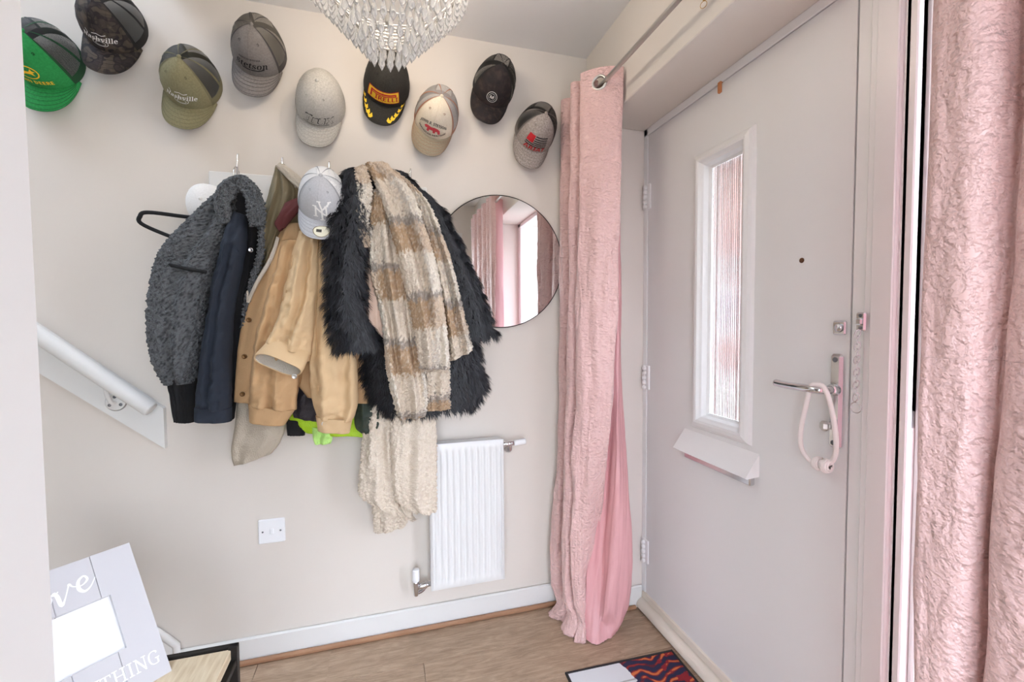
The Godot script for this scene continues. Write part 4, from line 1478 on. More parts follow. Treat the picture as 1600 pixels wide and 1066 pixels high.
	make_cap("plain white cap half hidden behind the collar of the grey fleece jacket", Vector3(-0.555, 1.64, 0.05), 0.5, chalk, chalk, chalk, chalk, false, 0.0, 0.9)

func camo_net() -> StandardMaterial3D:
	return mesh_cloth(Color(0.10, 0.10, 0.07))

func script_logo(c: Node3D, m: Material, front: Callable):
	part(c, "lettering", decal(text_tris("Nashville", "Droid Serif", 0.0145, true, 0.35, 0.95), front, Vector2(0.008, 0.046), 0.0014, -0.06), m)
	var loops := shifted(ring_tris(0.020, 0.012, 0.0014), Vector2(0.006, 0.034))
	loops.append_array(shifted(ring_tris(0.013, 0.0075, 0.0012), Vector2(0.006, 0.032)))
	loops.append_array(stroke_tris([Vector2(-0.026, 0.066), Vector2(-0.021, 0.058), Vector2(-0.022, 0.053)], 0.0018))
	loops.append_array(stroke_tris([Vector2(-0.008, 0.060), Vector2(0.006, 0.062), Vector2(0.018, 0.057), Vector2(0.030, 0.060)], 0.0018))
	part(c, "emblem", decal(loops, front, Vector2.ZERO, 0.0012), m)

func arc_text(text: String, height: float, bend: float) -> Array:
	var o := []
	for v in text_tris(text, "Droid Sans", height, true):
		o.append(Vector2(v.x, v.y - v.x * v.x * bend * 40.0))
	return o

func frame_tris(w: float, h: float, t: float) -> Array:
	var o := shifted(rect_tris(w, t, 18, 1), Vector2(0, h / 2))
	o.append_array(shifted(rect_tris(w, t, 18, 1), Vector2(0, -h / 2)))
	o.append_array(shifted(rect_tris(t, h, 1, 4), Vector2(w / 2, 0)))
	o.append_array(shifted(rect_tris(t, h, 1, 4), Vector2(-w / 2, 0)))
	return o

func ny_strokes(front: Callable, at: Vector2) -> ArrayMesh:
	# two letters woven into one another; each stroke lies a thread higher
	var w := 0.0058
	var k := 1.45
	var list := []
	var strokes := [[Vector2(-0.016, -0.014), Vector2(-0.016, 0.010)], [Vector2(-0.018, 0.010), Vector2(0.008, -0.014)], [Vector2(0.008, -0.016), Vector2(0.008, 0.010)], [Vector2(-0.008, 0.020), Vector2(-0.002, 0.004), Vector2(-0.002, -0.024)], [Vector2(0.018, 0.018), Vector2(-0.002, 0.002)]]
	for e in [[-0.016, -0.015], [-0.019, 0.011], [0.009, 0.011], [-0.009, 0.021], [0.018, 0.019], [-0.002, -0.025]]:
		strokes.append([Vector2(e[0] - 0.005, e[1]), Vector2(e[0] + 0.005, e[1])])
	for i in strokes.size():
		var path := []
		for p in strokes[i]:
			path.append(p * k)
		list.append(decal(finer(ribbon_tris(path, w if i < 5 else w * 0.65), 2), front, at, 0.0014 + 0.00015 * i))
	return join(list)

# ------------------------------------------------------------------ chandelier
func build_chandelier():
	var c := thing("chandelier", "tiered crystal chandelier of clear pointed drops hanging at the top", "chandelier", Vector3(0.0186, 1.933, 0.584))
	var drop := lathe([[0.0, 0.060], [0.0026, 0.057], [0.0034, 0.046], [0.0098, 0.019], [0.0, 0.0]], 6)
	var rings := 8
	for k in rings:
		var r := 0.047 + 0.0222 * k
		var y := 0.0235 * k
		var n := int(round(TAU * r / 0.0225))
		part(c, "ring", torus(r, 0.0022, 48, 6), M.satin_steel, Vector3(0, y + 0.061, 0))
		for i in n:
			var an := TAU * (i + 0.5 * (k % 2)) / n
			part(c, "crystal", drop, M.crystal, Vector3(cos(an) * r, y + rng.randf_range(-0.001, 0.001), sin(an) * r), Basis(Vector3(0, 1, 0), an + rng.randf_range(-0.4, 0.4)))
	# spokes that carry the rings, stem and ceiling cup
	for i in 6:
		var an := TAU * i / 6
		part(c, "spoke", tube([Vector3(cos(an) * 0.047, 0.054, sin(an) * 0.047), Vector3(cos(an) * 0.205, 0.221, sin(an) * 0.205)], 0.0025, 6), M.satin_steel)
		part(c, "spoke", tube([Vector3(cos(an) * 0.205, 0.221, sin(an) * 0.205), Vector3(0, 0.3, 0)], 0.0025, 6), M.satin_steel)
	part(c, "stem", tube([Vector3(0, 0.1, 0), Vector3(0, 0.45, 0)], 0.007, 10), M.satin_steel)
	part(c, "ceiling_cup", lathe([[0.0, 0.467], [0.06, 0.467], [0.055, 0.445], [0.01, 0.43], [0.0, 0.43]], 24), M.satin_steel)
	# three small warm bulbs inside
	var glow := mat(srgb(255, 240, 215), 0.4)
	glow.emission_enabled = true
	glow.emission = srgb(255, 226, 190)
	glow.emission_energy_multiplier = 2.0
	for i in 3:
		var an := TAU * (i + 0.25) / 3
		part(c, "arm", tube([Vector3(0, 0.30, 0), Vector3(cos(an) * 0.09, 0.312, sin(an) * 0.09)], 0.004, 8), M.satin_steel)
		var at := Vector3(cos(an) * 0.09, 0.335, sin(an) * 0.09)
		part(c, "bulb", lathe([[0.0, 0.028], [0.008, 0.022], [0.014, 0.006], [0.015, -0.006], [0.009, -0.022], [0.0, -0.026]], 14), glow, at)
		var l := OmniLight3D.new()
		l.name = "bulb_light"
		l.light_color = srgb(255, 240, 220)
		l.light_energy = 0.038
		l.light_size = 0.02
		l.omni_range = 6.0
		l.omni_attenuation = 2.0
		l.shadow_enabled = true
		l.position = at
		c.add_child(l, true)

# ------------------------------------------------------------------ table with the picture frame
func build_table_and_frame():
	var t := thing("side_table", "low black metal side table with a pale oak top, lower left", "table", Vector3(-0.612, 0, 0.74))
	for x in [-0.216, 0.216]:
		for z in [-0.207, 0.207]:
			part(t, "leg", cbox(Vector3(x - 0.01, 0, z - 0.01), Vector3(x + 0.01, 0.42, z + 0.01), 0.0015), M.dark_metal)
	part(t, "top_rail", cbox(Vector3(-0.226, 0.402, -0.217), Vector3(0.226, 0.42, -0.203), 0.0015), M.dark_metal)
	part(t, "top_rail", cbox(Vector3(-0.226, 0.402, 0.203), Vector3(0.226, 0.42, 0.217), 0.0015), M.dark_metal)
	for z in [-0.207, 0.207]:
		part(t, "foot_rail", cbox(Vector3(-0.21, 0.05, z - 0.008), Vector3(0.21, 0.066, z + 0.008), 0.0015), M.dark_metal)
	for x in [-0.216, 0.216]:
		part(t, "side_rail", cbox(Vector3(x - 0.008, 0.05, -0.2), Vector3(x + 0.008, 0.066, 0.2), 0.0015), M.dark_metal)
		part(t, "side_rail", cbox(Vector3(x - 0.008, 0.37, -0.2), Vector3(x + 0.008, 0.386, 0.2), 0.0015), M.dark_metal)
	part(t, "oak_top", cbox(Vector3(-0.214, 0.388, -0.202), Vector3(0.212, 0.414, 0.202), 0.002), M.pale_oak)
	# white plank frame leaning back
	var hd := deg_to_rad(46.0)
	var lean := deg_to_rad(39.0)
	var u := Vector3(-sin(hd), 0, cos(hd))        # along the frame, towards the camera
	var n := Vector3(cos(hd), 0, sin(hd))
	var up := Vector3(0, cos(lean), 0) - n * sin(lean)
	var face := n * cos(lean) + Vector3(0, sin(lean), 0)
	var f := thing("picture_frame", "white plank picture frame with white lettering, leaning back on the side table", "picture frame", Vector3(-0.515, 0.4145, 0.579))
	# own axes: x = to the reader's right, y = up the frame, z = out of its face; origin at the lower right corner
	f.basis = Basis(-u, up, face)
	var white := mat(srgb(206, 204, 207), 0.55)
	var W := 0.318
	var hole := [0.063, 0.255, 0.099, 0.231]
	for k in 4:
		var x1 := -0.0795 * k
		var x0 := x1 - 0.0788
		if x1 > -hole[0] and x0 < -hole[0] or x0 < -hole[0] and x1 > -hole[1]:
			# a plank cut by the opening
			var a: float = max(x0, -hole[1])
			var b: float = min(x1, -hole[0])
			if b < x1 - 0.001 or a > x0 + 0.001:
				# notched on one side: one outline
				var out := [Vector2(x0, 0), Vector2(x1, 0), Vector2(x1, 0.34), Vector2(x0, 0.34), Vector2(x0, hole[3]), Vector2(b, hole[3]), Vector2(b, hole[2]), Vector2(x0, hole[2])]
				if a > x0 + 0.001:
					out = [Vector2(x0, 0), Vector2(x1, 0), Vector2(x1, hole[2]), Vector2(a, hole[2]), Vector2(a, hole[3]), Vector2(x1, hole[3]), Vector2(x1, 0.34), Vector2(x0, 0.34)]
				part(f, "plank", slab(out, 0.012, Vector3(0, 0, -0.012), Vector3(1, 0, 0), Vector3(0, 1, 0)), white)
			else:
				part(f, "plank", cbox(Vector3(x0, 0, -0.012), Vector3(x1, hole[2], 0), 0.0012), white)
				part(f, "plank", cbox(Vector3(x0, hole[3], -0.012), Vector3(x1, 0.34, 0), 0.0012), white)
		else:
			part(f, "plank", cbox(Vector3(x0, 0, -0.012), Vector3(x1, 0.34, 0), 0.0012), white)
	part(f, "backing", cbox(Vector3(-W + 0.01, 0.01, -0.018), Vector3(-0.01, 0.33, -0.0125), 0.001), M.brown)
	var glass := mat(srgb(253, 253, 254), 0.12)
	part(f, "glass", cbox(Vector3(-hole[1], hole[2], -0.0125), Vector3(-hole[0], hole[3], -0.0105), 0.0003), glass)
	part(f, "strut", cbox(Vector3(-W / 2 - 0.03, 0.0, -0.024), Vector3(-W / 2 + 0.03, 0.22, -0.0185), 0.001), M.brown)
	var paint := mat(srgb(252, 252, 253), 0.4)
	var flat := func(q: Vector2, lift: float) -> Vector3:
		return Vector3(q.x, q.y, lift)
	# brushed word: o v e
	var pen := func(pts: Array, w: Array) -> Array:
		var path := smooth_path(pts, 40)
		var wide := []
		for i in 40:
			wide.append(along(w, i / 39.0))
		return ribbon_tris(path, wide)
	var word := []
	word.append_array(pen.call([Vector2(-0.160, 0.276), Vector2(-0.153, 0.283), Vector2(-0.149, 0.272), Vector2(-0.146, 0.250), Vector2(-0.138, 0.262), Vector2(-0.129, 0.284), Vector2(-0.126, 0.291), Vector2(-0.122, 0.284), Vector2(-0.115, 0.279)], [0.002, 0.005, 0.008, 0.007, 0.003, 0.003, 0.005, 0.003, 0.002]))
	word.append_array(pen.call([Vector2(-0.116, 0.277), Vector2(-0.103, 0.279), Vector2(-0.094, 0.288), Vector2(-0.099, 0.298), Vector2(-0.110, 0.290), Vector2(-0.112, 0.272), Vector2(-0.104, 0.262), Vector2(-0.092, 0.268), Vector2(-0.080, 0.286)], [0.002, 0.003, 0.005, 0.004, 0.006, 0.008, 0.006, 0.003, 0.002]))
	word.append_array(pen.call([Vector2(-0.164, 0.285), Vector2(-0.178, 0.283), Vector2(-0.184, 0.265), Vector2(-0.172, 0.256), Vector2(-0.160, 0.270), Vector2(-0.164, 0.285), Vector2(-0.154, 0.278), Vector2(-0.146, 0.284)], [0.004, 0.005, 0.007, 0.005, 0.005, 0.004, 0.003, 0.002]))
	word.append_array(pen.call([Vector2(-0.226, 0.305), Vector2(-0.236, 0.290), Vector2(-0.232, 0.262), Vector2(-0.245, 0.256), Vector2(-0.238, 0.262), Vector2(-0.215, 0.255), Vector2(-0.195, 0.264)], [0.004, 0.007, 0.008, 0.004, 0.003, 0.004, 0.002]))
	part(f, "lettering", decal(word, flat, Vector2.ZERO, 0.0006), paint).set_meta("label", "white brushed word")
	part(f, "lettering", decal(text_tris("EVERYTHING", "Droid Serif", 0.030, false, 0.0, 0.80), flat, Vector2(-0.1215, 0.047), 0.0006), paint)

# ------------------------------------------------------------------ doormat
func build_doormat():
	var d := thing("doormat", "small printed doormat with a black edge, red and navy swirls, by the front door", "doormat", Vector3(0.80, 0, 0.65))
	d.rotation.y = -0.03
	var w := 0.213
	var l := 0.25
	var s := 320
	var im := Image.create(s, s, false, Image.FORMAT_RGB8)
	var n := FastNoiseLite.new()
	n.seed = 17
	n.frequency = 0.012
	n.fractal_octaves = 3
	for y in s:
		for x in s:
			var fx := float(x) / s
			var fy := float(y) / s
			var edge := 0.46 + 0.06 * sin(fy * 9.0) + 0.04 * n.get_noise_2d(x * 2.0, y * 2.0)
			var col := Color(0.86, 0.86, 0.87)
			if fx > edge:
				var v := sin(fy * 88.0 + 9.0 * n.get_noise_2d(x * 0.7, y * 0.35) + fx * 10.0) * 0.8 + 0.9 * n.get_noise_2d(x * 0.5, y * 3.0)
				if v > 0.72:
					col = srgb(206, 112, 62)
				elif v > 0.35:
					col = srgb(150, 44, 40)
				elif v > -0.1:
					col = srgb(92, 28, 44)
				else:
					col = srgb(36, 36, 66)
				if fx > 0.8 and v > -0.5 and n.get_noise_2d(x * 1.5, y * 1.5 + 200) > 0.1:
					col = srgb(138, 30, 40)
			elif fy > 0.16 + 0.25 * pow(absf(fx - 0.2), 1.2) and fx < 0.3:
				col = srgb(196, 142, 136)
			elif absf(fy - 0.18 + fx * 0.02) < 0.006 and fx > 0.2:
				col = srgb(170, 170, 168)
			im.set_pixel(x, y, col)
	var m := mat(Color.WHITE, 0.95)
	m.albedo_texture = ImageTexture.create_from_image(im)
	var pts := PackedVector3Array()
	var uv := PackedVector2Array()
	for j in 12:
		for i in 12:
			var x: float = lerp(-w, w, i / 11.0)
			var z: float = lerp(-l, l, j / 11.0)
			pts.append(Vector3(x, 0.0062 + 0.0006 * waves.get_noise_2d(x * 2, z * 2), z))
			uv.append(Vector2(i / 11.0, j / 11.0))
	part(d, "print", grid_mesh(pts, 12, 12, false, true, uv), m)
	part(d, "backing", cbox(Vector3(-w, 0.0, -l), Vector3(w, 0.005, l), 0.001), M.black)
	part(d, "edging", join([cbox(Vector3(-w - 0.004, 0, -l - 0.004), Vector3(w + 0.004, 0.008, -l + 0.006), 0.002), cbox(Vector3(-w - 0.004, 0, l - 0.006), Vector3(w + 0.004, 0.008, l + 0.004), 0.002), cbox(Vector3(-w - 0.004, 0, -l), Vector3(-w + 0.005, 0.008, l), 0.002), cbox(Vector3(w - 0.005, 0, -l), Vector3(w + 0.004, 0.008, l), 0.002)]), M.black)

# ------------------------------------------------------------------ small things
func build_small_things():
	var s := thing("wall_switch", "white square switch plate low on the wall left of the radiator", "switch", Vector3(-0.4225, 0.4845, 0))
	part(s, "plate", cbox(Vector3(-0.045, -0.045, 0), Vector3(0.045, 0.045, 0.010), 0.003), M.plastic)
	part(s, "rocker", cbox(Vector3(-0.006, -0.011, 0.009), Vector3(0.006, 0.011, 0.0135), 0.002), M.plastic, Vector3.ZERO, Basis(Vector3(0, 1, 0), 0.08))
	for x in [-0.03, 0.03]:
		part(s, "screw", lathe([[0.0, 0.0015], [0.0032, 0.001], [0.0036, 0.0], [0.0, 0.0]], 10), M.screw, Vector3(x, 0, 0.0098), Basis(Vector3(1, 0, 0), PI / 2))
	# rope loop over the door lever
	var r := thing("rope_loop", "pale rope loop with two knotted beads hanging on the chrome door handle", "rope loop", Vector3(1.02, 1.08, 0.97))
	var rope := mat(srgb(236, 228, 224), 0.95)
	var loop := smooth_path([Vector3(-0.004, 0.016, 0.002), Vector3(0.0, 0.010, 0.018), Vector3(0.004, -0.03, 0.032), Vector3(0.012, -0.10, 0.040), Vector3(0.018, -0.150, 0.036), Vector3(0.018, -0.176, 0.022), Vector3(0.014, -0.186, 0.0), Vector3(0.008, -0.180, -0.024), Vector3(0.0, -0.150, -0.040), Vector3(-0.006, -0.10, -0.036), Vector3(-0.008, -0.03, -0.02), Vector3(-0.008, 0.010, -0.010), Vector3(-0.004, 0.016, 0.002)], 70)
	loop.pop_back()
	part(r, "cord", tube(loop, 0.0058, 10, true), rope)
	for z in [-0.004, 0.017]:
		var turns := []
		for i in 90:
			var a := i / 89.0
			var rad := 0.0135 * sqrt(max(0.0, 1.0 - pow(2.0 * a - 1.0, 2.0))) + 0.002
			turns.append(Vector3(0.014 + rad * cos(a * TAU * 7.0), -0.184 + rad * sin(a * TAU * 7.0), z + 0.011 * (2.0 * a - 1.0)))
		part(r, "knot", tube(turns, 0.0028, 6), rope)
	# door chain on the frame
	var c := thing("door_chain", "steel security chain with a ring hanging from the door frame", "chain", Vector3(1.058, 1.25, 1.0455))
	part(c, "keeper", join([cbox(Vector3(-0.008, -0.022, -0.010), Vector3(0.0, 0.022, 0.012), 0.004), cbox(Vector3(-0.014, -0.008, -0.006), Vector3(-0.004, 0.008, 0.008), 0.003)]), M.chrome)
	for y in [0.014, -0.014]:
		part(c, "screw", lathe([[0.0, 0.002], [0.004, 0.0012], [0.0045, 0.0], [0.0, 0.0]], 10), M.screw, Vector3(-0.008, y, 0.002), Basis(Vector3(0, 0, 1), PI / 2))
	for k in 11:
		var path := []
		for i in 16:
			var an := TAU * i / 16
			path.append(Vector3(0, sin(an) * 0.0105, cos(an) * 0.0048))
		part(c, "link", tube(path, 0.0013, 6, true), M.chrome, Vector3(-0.010, -0.028 - k * 0.0148, -0.002), Basis(Vector3(0, 1, 0), 0.6 + (PI / 2 if k % 2 else 0.0)) * Basis(Vector3(1, 0, 0), 0.3))
	part(c, "end_ring", torus(0.0125, 0.0012, 24, 6), M.chrome, Vector3(-0.010, -0.200, -0.002), Basis(Vector3(0, 0, 1), PI / 2))
	# cup hook with a ring on the lintel
	var h := thing("cup_hook", "small brass hook with a wire ring on the wall above the door", "hook", Vector3(XB, 2.13, 0.763))
	part(h, "hook", tube(smooth_path([Vector3(0, 0.012, 0), Vector3(-0.012, 0.012, 0), Vector3(-0.02, 0.006, 0), Vector3(-0.018, -0.006, 0), Vector3(-0.01, -0.006, 0)], 14), 0.0016, 8), M.brass)
	part(h, "ring", torus(0.009, 0.0009, 20, 6), M.brass, Vector3(-0.016, -0.018, 0), Basis(Vector3(0, 0, 1), PI / 2) * Basis(Vector3(1, 0, 0), 0.5))
	var w := thing("draught_tab", "small tan leather tab stuck in the gap above the front door", "tab", Vector3(1.066, 2.018, 0.573))
	part(w, "tab", cbox(Vector3(-0.006, -0.018, -0.008), Vector3(0.004, 0.018, 0.006), 0.003), M.leather)
	part(w, "fold", cbox(Vector3(-0.004, 0.014, -0.007), Vector3(0.02, 0.0185, 0.005), 0.001), M.leather)

func garment_data() -> Array:
	return [
		{"name":"fleece_jacket","label":"charcoal grey curly fleece jacket hanging leftmost on the rack","category":"jacket","pieces":[
			{"part":"lining","mat":"black_cloth","rows":[[-0.491,1.700,-0.426,1.698,0.100,0.020],[-0.513,1.592,-0.413,1.593,0.100,0.030],[-0.532,1.420,-0.430,1.423,0.100,0.030],[-0.551,1.226,-0.463,1.225,0.100,0.030],[-0.571,1.054,-0.491,1.050,0.100,0.030]]},
			{"part":"front","mat":"fleece","rows":[[-0.512,1.696,-0.471,1.709,0.130,0.025],[-0.556,1.637,-0.469,1.637,0.145,0.050],[-0.614,1.560,-0.480,1.545,0.155,0.070],[-0.661,1.487,-0.502,1.472,0.160,0.085],[-0.687,1.394,-0.525,1.387,0.165,0.090],[-0.703,1.270,-0.546,1.269,0.165,0.090],[-0.700,1.148,-0.572,1.145,0.155,0.080],[-0.679,1.064,-0.597,1.067,0.140,0.060]],"paint":"heather","fold":0.01,"n":1.6,"curl":0.0055,"seg":120,"m":150,"crease":0.004},
			{"part":"ribbed_cuff","mat":"rib_black","rows":[[-0.675,1.085,-0.593,1.085,0.140,0.052],[-0.670,1.043,-0.598,1.039,0.140,0.050],[-0.666,1.001,-0.601,0.997,0.140,0.050],[-0.659,0.946,-0.603,0.938,0.140,0.045]],"n":7,"fold":0.003,"seg":90},
			{"part":"collar","mat":"fleece","rows":[[-0.463,1.574,-0.491,1.566,0.210,0.014],[-0.466,1.632,-0.505,1.632,0.215,0.020],[-0.452,1.666,-0.484,1.701,0.205,0.022],[-0.440,1.676,-0.426,1.728,0.200,0.022],[-0.423,1.653,-0.381,1.681,0.210,0.022],[-0.414,1.607,-0.363,1.619,0.220,0.020],[-0.408,1.562,-0.365,1.566,0.225,0.014]],"paint":"heather","fold":0.002,"curl":0.0055,"seg":120,"m":150,"crease":0.004},
			{"part":"front_edge","mat":"fleece","rows":[[-0.387,1.577,-0.372,1.578,0.200,0.012],[-0.396,1.485,-0.378,1.482,0.195,0.014],[-0.418,1.409,-0.400,1.405,0.190,0.014],[-0.439,1.327,-0.424,1.322,0.185,0.013],[-0.454,1.237,-0.441,1.235,0.180,0.010]],"paint":"heather","fold":0.001,"curl":0.0055,"seg":120,"m":150,"crease":0.004},
		],
		"seams":[{"part":"pocket","mat":"rib_black","r":0.006,"path":[[-0.635,1.437,0.232],[-0.601,1.429,0.252],[-0.569,1.421,0.264],[-0.539,1.416,0.264],[-0.524,1.414,0.250]]}],
		},
		{"name":"denim_jacket","label":"dark navy denim jacket worn inside the grey fleece jacket","category":"jacket","pieces":[
			{"part":"front","mat":"black_cloth","rows":[[-0.452,1.618,-0.407,1.585,0.140,0.025],[-0.475,1.480,-0.411,1.472,0.140,0.035],[-0.494,1.333,-0.437,1.333,0.140,0.035],[-0.506,1.141,-0.468,1.140,0.130,0.035],[-0.516,0.947,-0.499,0.935,0.130,0.030]]},
			{"part":"sleeve","mat":"denim","rows":[[-0.466,1.614,-0.427,1.604,0.180,0.030],[-0.490,1.516,-0.427,1.507,0.195,0.045],[-0.515,1.410,-0.447,1.408,0.200,0.050],[-0.538,1.289,-0.468,1.289,0.200,0.050],[-0.560,1.148,-0.480,1.145,0.200,0.050],[-0.577,1.042,-0.484,1.033,0.195,0.045],[-0.584,0.985,-0.486,0.979,0.190,0.043]],"crease":0.014,"seg":72,"m":80},
			{"part":"cuff","mat":"denim","rows":[[-0.586,0.993,-0.485,0.987,0.190,0.045],[-0.589,0.949,-0.488,0.940,0.185,0.044]],"fold":0.002,"m":12},
		],
		"buttons":[[-0.416,1.494,0.190,"chrome"]],
		"seams":[{"part":"seam","mat":"denim","r":0.0018,"path":[[-0.496,1.511,0.215],[-0.469,1.506,0.236],[-0.449,1.496,0.240],[-0.437,1.480,0.232]]}],
		},
		{"name":"hooded_coat","label":"olive hooded coat with a pale padded hem, between the denim and tan jackets","category":"coat","pieces":[
			{"part":"body","mat":"olive","rows":[[-0.364,1.734,-0.259,1.720,0.090,0.030],[-0.400,1.578,-0.220,1.587,0.090,0.045],[-0.430,1.380,-0.182,1.383,0.090,0.050],[-0.466,1.137,-0.231,1.130,0.090,0.050],[-0.492,0.982,-0.339,0.974,0.090,0.045]]},
			{"part":"hood","mat":"olive","rows":[[-0.350,1.783,-0.319,1.794,0.130,0.020],[-0.368,1.697,-0.287,1.703,0.140,0.035],[-0.392,1.600,-0.310,1.605,0.140,0.040],[-0.404,1.515,-0.340,1.507,0.140,0.035],[-0.404,1.459,-0.371,1.455,0.130,0.020]],"fold":0.012,"n":2.4,"seg":64},
			{"part":"hood_rim","mat":"stone","rows":[[-0.338,1.773,-0.325,1.789,0.165,0.010],[-0.310,1.740,-0.290,1.765,0.170,0.012],[-0.280,1.709,-0.258,1.735,0.175,0.012],[-0.245,1.683,-0.231,1.699,0.175,0.010]],"fold":0.001},
			{"part":"padded_hem","mat":"stone","rows":[[-0.489,1.003,-0.355,1.001,0.110,0.035],[-0.501,0.895,-0.346,0.902,0.115,0.042],[-0.511,0.821,-0.362,0.844,0.115,0.042],[-0.508,0.773,-0.390,0.805,0.110,0.030]],"fold":0.007,"n":1.5,"seg":64},
		],
		},
		{"name":"canvas_jacket","label":"tan canvas jacket with a burgundy corduroy collar","category":"jacket","pieces":[
			{"part":"body","mat":"canvas","rows":[[-0.324,1.587,-0.268,1.594,0.150,0.025],[-0.359,1.499,-0.245,1.503,0.160,0.045],[-0.406,1.395,-0.215,1.399,0.165,0.050],[-0.443,1.294,-0.217,1.294,0.165,0.055],[-0.467,1.174,-0.260,1.169,0.165,0.055],[-0.479,1.058,-0.284,1.049,0.160,0.050],[-0.486,1.000,-0.346,0.992,0.155,0.045]],"fold":0.008,"seg":64,"m":60},
			{"part":"collar","mat":"burgundy","rows":[[-0.309,1.648,-0.231,1.684,0.200,0.010],[-0.324,1.611,-0.229,1.662,0.212,0.013],[-0.339,1.577,-0.257,1.631,0.215,0.013],[-0.326,1.553,-0.306,1.571,0.212,0.010]],"fold":0.002},
			{"part":"placket_edge","mat":"twill_in","rows":[[-0.338,1.539,-0.329,1.535,0.200,0.006],[-0.360,1.471,-0.348,1.467,0.203,0.007],[-0.403,1.392,-0.392,1.388,0.200,0.007],[-0.432,1.326,-0.423,1.322,0.195,0.006]],"fold":0.0,"crease":0.001,"seg":16},
			{"part":"sleeve","mat":"canvas","rows":[[-0.326,1.525,-0.252,1.533,0.185,0.035],[-0.366,1.372,-0.266,1.374,0.195,0.050],[-0.402,1.227,-0.273,1.225,0.200,0.055],[-0.422,1.102,-0.280,1.086,0.200,0.055],[-0.432,0.993,-0.292,0.968,0.195,0.050]],"fold":0.014,"n":2.2,"crease":0.018,"seg":72,"m":70},
			{"part":"cuff","mat":"canvas","rows":[[-0.434,0.999,-0.294,0.970,0.195,0.052],[-0.433,0.939,-0.329,0.919,0.190,0.048]],"fold":0.002,"m":12},
		],
		"buttons":[[-0.421,1.268,0.216,"bronze"],[-0.438,1.151,0.212,"bronze"],[-0.449,1.029,0.205,"bronze"],[-0.397,0.965,0.235,"bronze"]],
		},
		{"name":"twill_jacket","label":"sandy twill jacket with an open cuff and long sleeve, under the grey cap","category":"jacket","pieces":[
			{"part":"body","mat":"canvas","rows":[[-0.274,1.607,-0.140,1.615,0.140,0.035],[-0.309,1.377,-0.087,1.380,0.145,0.045],[-0.334,1.137,-0.071,1.130,0.145,0.045],[-0.269,1.000,-0.065,0.966,0.135,0.040]],"seg":64},
			{"part":"sleeve","mat":"twill","rows":[[-0.272,1.557,-0.205,1.565,0.205,0.030],[-0.303,1.413,-0.207,1.415,0.220,0.045],[-0.333,1.278,-0.220,1.267,0.235,0.052],[-0.363,1.198,-0.237,1.150,0.245,0.052]],"fold":0.014,"n":1.8,"crease":0.016,"seg":72,"m":60},
			{"part":"cuff","mat":"twill","rows":[[-0.362,1.207,-0.236,1.154,0.246,0.054],[-0.369,1.191,-0.240,1.132,0.250,0.050]],"fold":0.002,"m":14},
			{"part":"sleeve","mat":"twill","rows":[[-0.205,1.561,-0.150,1.563,0.205,0.030],[-0.220,1.394,-0.140,1.396,0.215,0.045],[-0.237,1.225,-0.121,1.223,0.220,0.050],[-0.245,1.108,-0.097,1.110,0.220,0.052],[-0.237,0.990,-0.100,0.969,0.215,0.046],[-0.229,0.941,-0.118,0.922,0.210,0.042]],"fold":0.013,"n":1.6,"crease":0.016,"seg":72,"m":70},
			{"part":"cuff","mat":"twill","rows":[[-0.231,0.947,-0.116,0.929,0.210,0.044],[-0.227,0.896,-0.127,0.880,0.205,0.040]],"fold":0.002,"m":12},
		],
		"buttons":[[-0.272,1.094,0.330,"satin_steel"],[-0.203,0.924,0.243,"satin_steel"]],
		"seams":[{"part":"seam","mat":"canvas","r":0.0016,"path":[[-0.208,1.527,0.238],[-0.215,1.391,0.252],[-0.217,1.225,0.262],[-0.216,1.059,0.258],[-0.216,0.955,0.245]]}],
		"mouth":{"at":Vector3(-0.320,1.128,0.318),"wide":Vector3(0.9,-0.36,0.05),"out":Vector3(-0.30,-0.62,0.72),"rx":0.070,"ry":0.032},
		},
		{"name":"safety_jacket","label":"lime green high visibility jacket showing below the tan sleeves","category":"jacket","pieces":[
			{"part":"body","mat":"lime","rows":[[-0.299,1.061,-0.029,1.050,0.070,0.030],[-0.332,0.948,-0.029,0.929,0.075,0.035],[-0.340,0.913,-0.032,0.876,0.075,0.035],[-0.286,0.861,-0.038,0.827,0.075,0.030]],"crease":0.01,"seg":64},
			{"part":"tab","mat":"lime_pale","rows":[[-0.260,0.883,-0.190,0.873,0.100,0.012],[-0.259,0.846,-0.193,0.841,0.100,0.014],[-0.253,0.820,-0.200,0.820,0.100,0.010]]},
		],
		},
		{"name":"plum_jacket","label":"dark plum jacket glimpsed under the tan cuffs","category":"jacket","pieces":[
			{"part":"body","mat":"plum","rows":[[-0.325,1.066,-0.177,1.059,0.100,0.030],[-0.326,0.976,-0.200,0.964,0.105,0.035],[-0.317,0.929,-0.238,0.906,0.105,0.030]],"crease":0.01},
			{"part":"ribbed_hem","mat":"rib_black","rows":[[-0.348,0.912,-0.281,0.907,0.075,0.020],[-0.347,0.856,-0.291,0.851,0.075,0.018]],"n":6,"fold":0.002},
		],
		},
		{"name":"green_jacket","label":"dark green waterproof jacket corner beside the lime jacket","category":"jacket","pieces":[
			{"part":"body","mat":"dark_green","rows":[[-0.111,1.058,-0.006,1.054,0.110,0.030],[-0.115,0.942,-0.013,0.924,0.115,0.035],[-0.112,0.876,-0.019,0.850,0.115,0.030],[-0.082,0.846,-0.024,0.830,0.110,0.020]],"crease":0.01},
		],
		},
		{"name":"teddy_coat","label":"long cream teddy fleece coat hanging lowest, in front of the radiator","category":"coat","pieces":[
			{"part":"back","mat":"sherpa","rows":[[-0.068,1.029,0.083,1.022,0.080,0.035],[-0.062,0.788,0.091,0.775,0.085,0.040],[-0.061,0.568,0.080,0.551,0.085,0.040],[-0.056,0.464,0.060,0.478,0.080,0.035]],"paint":"cream","curl":0.0055,"seg":120,"m":150,"crease":0.004},
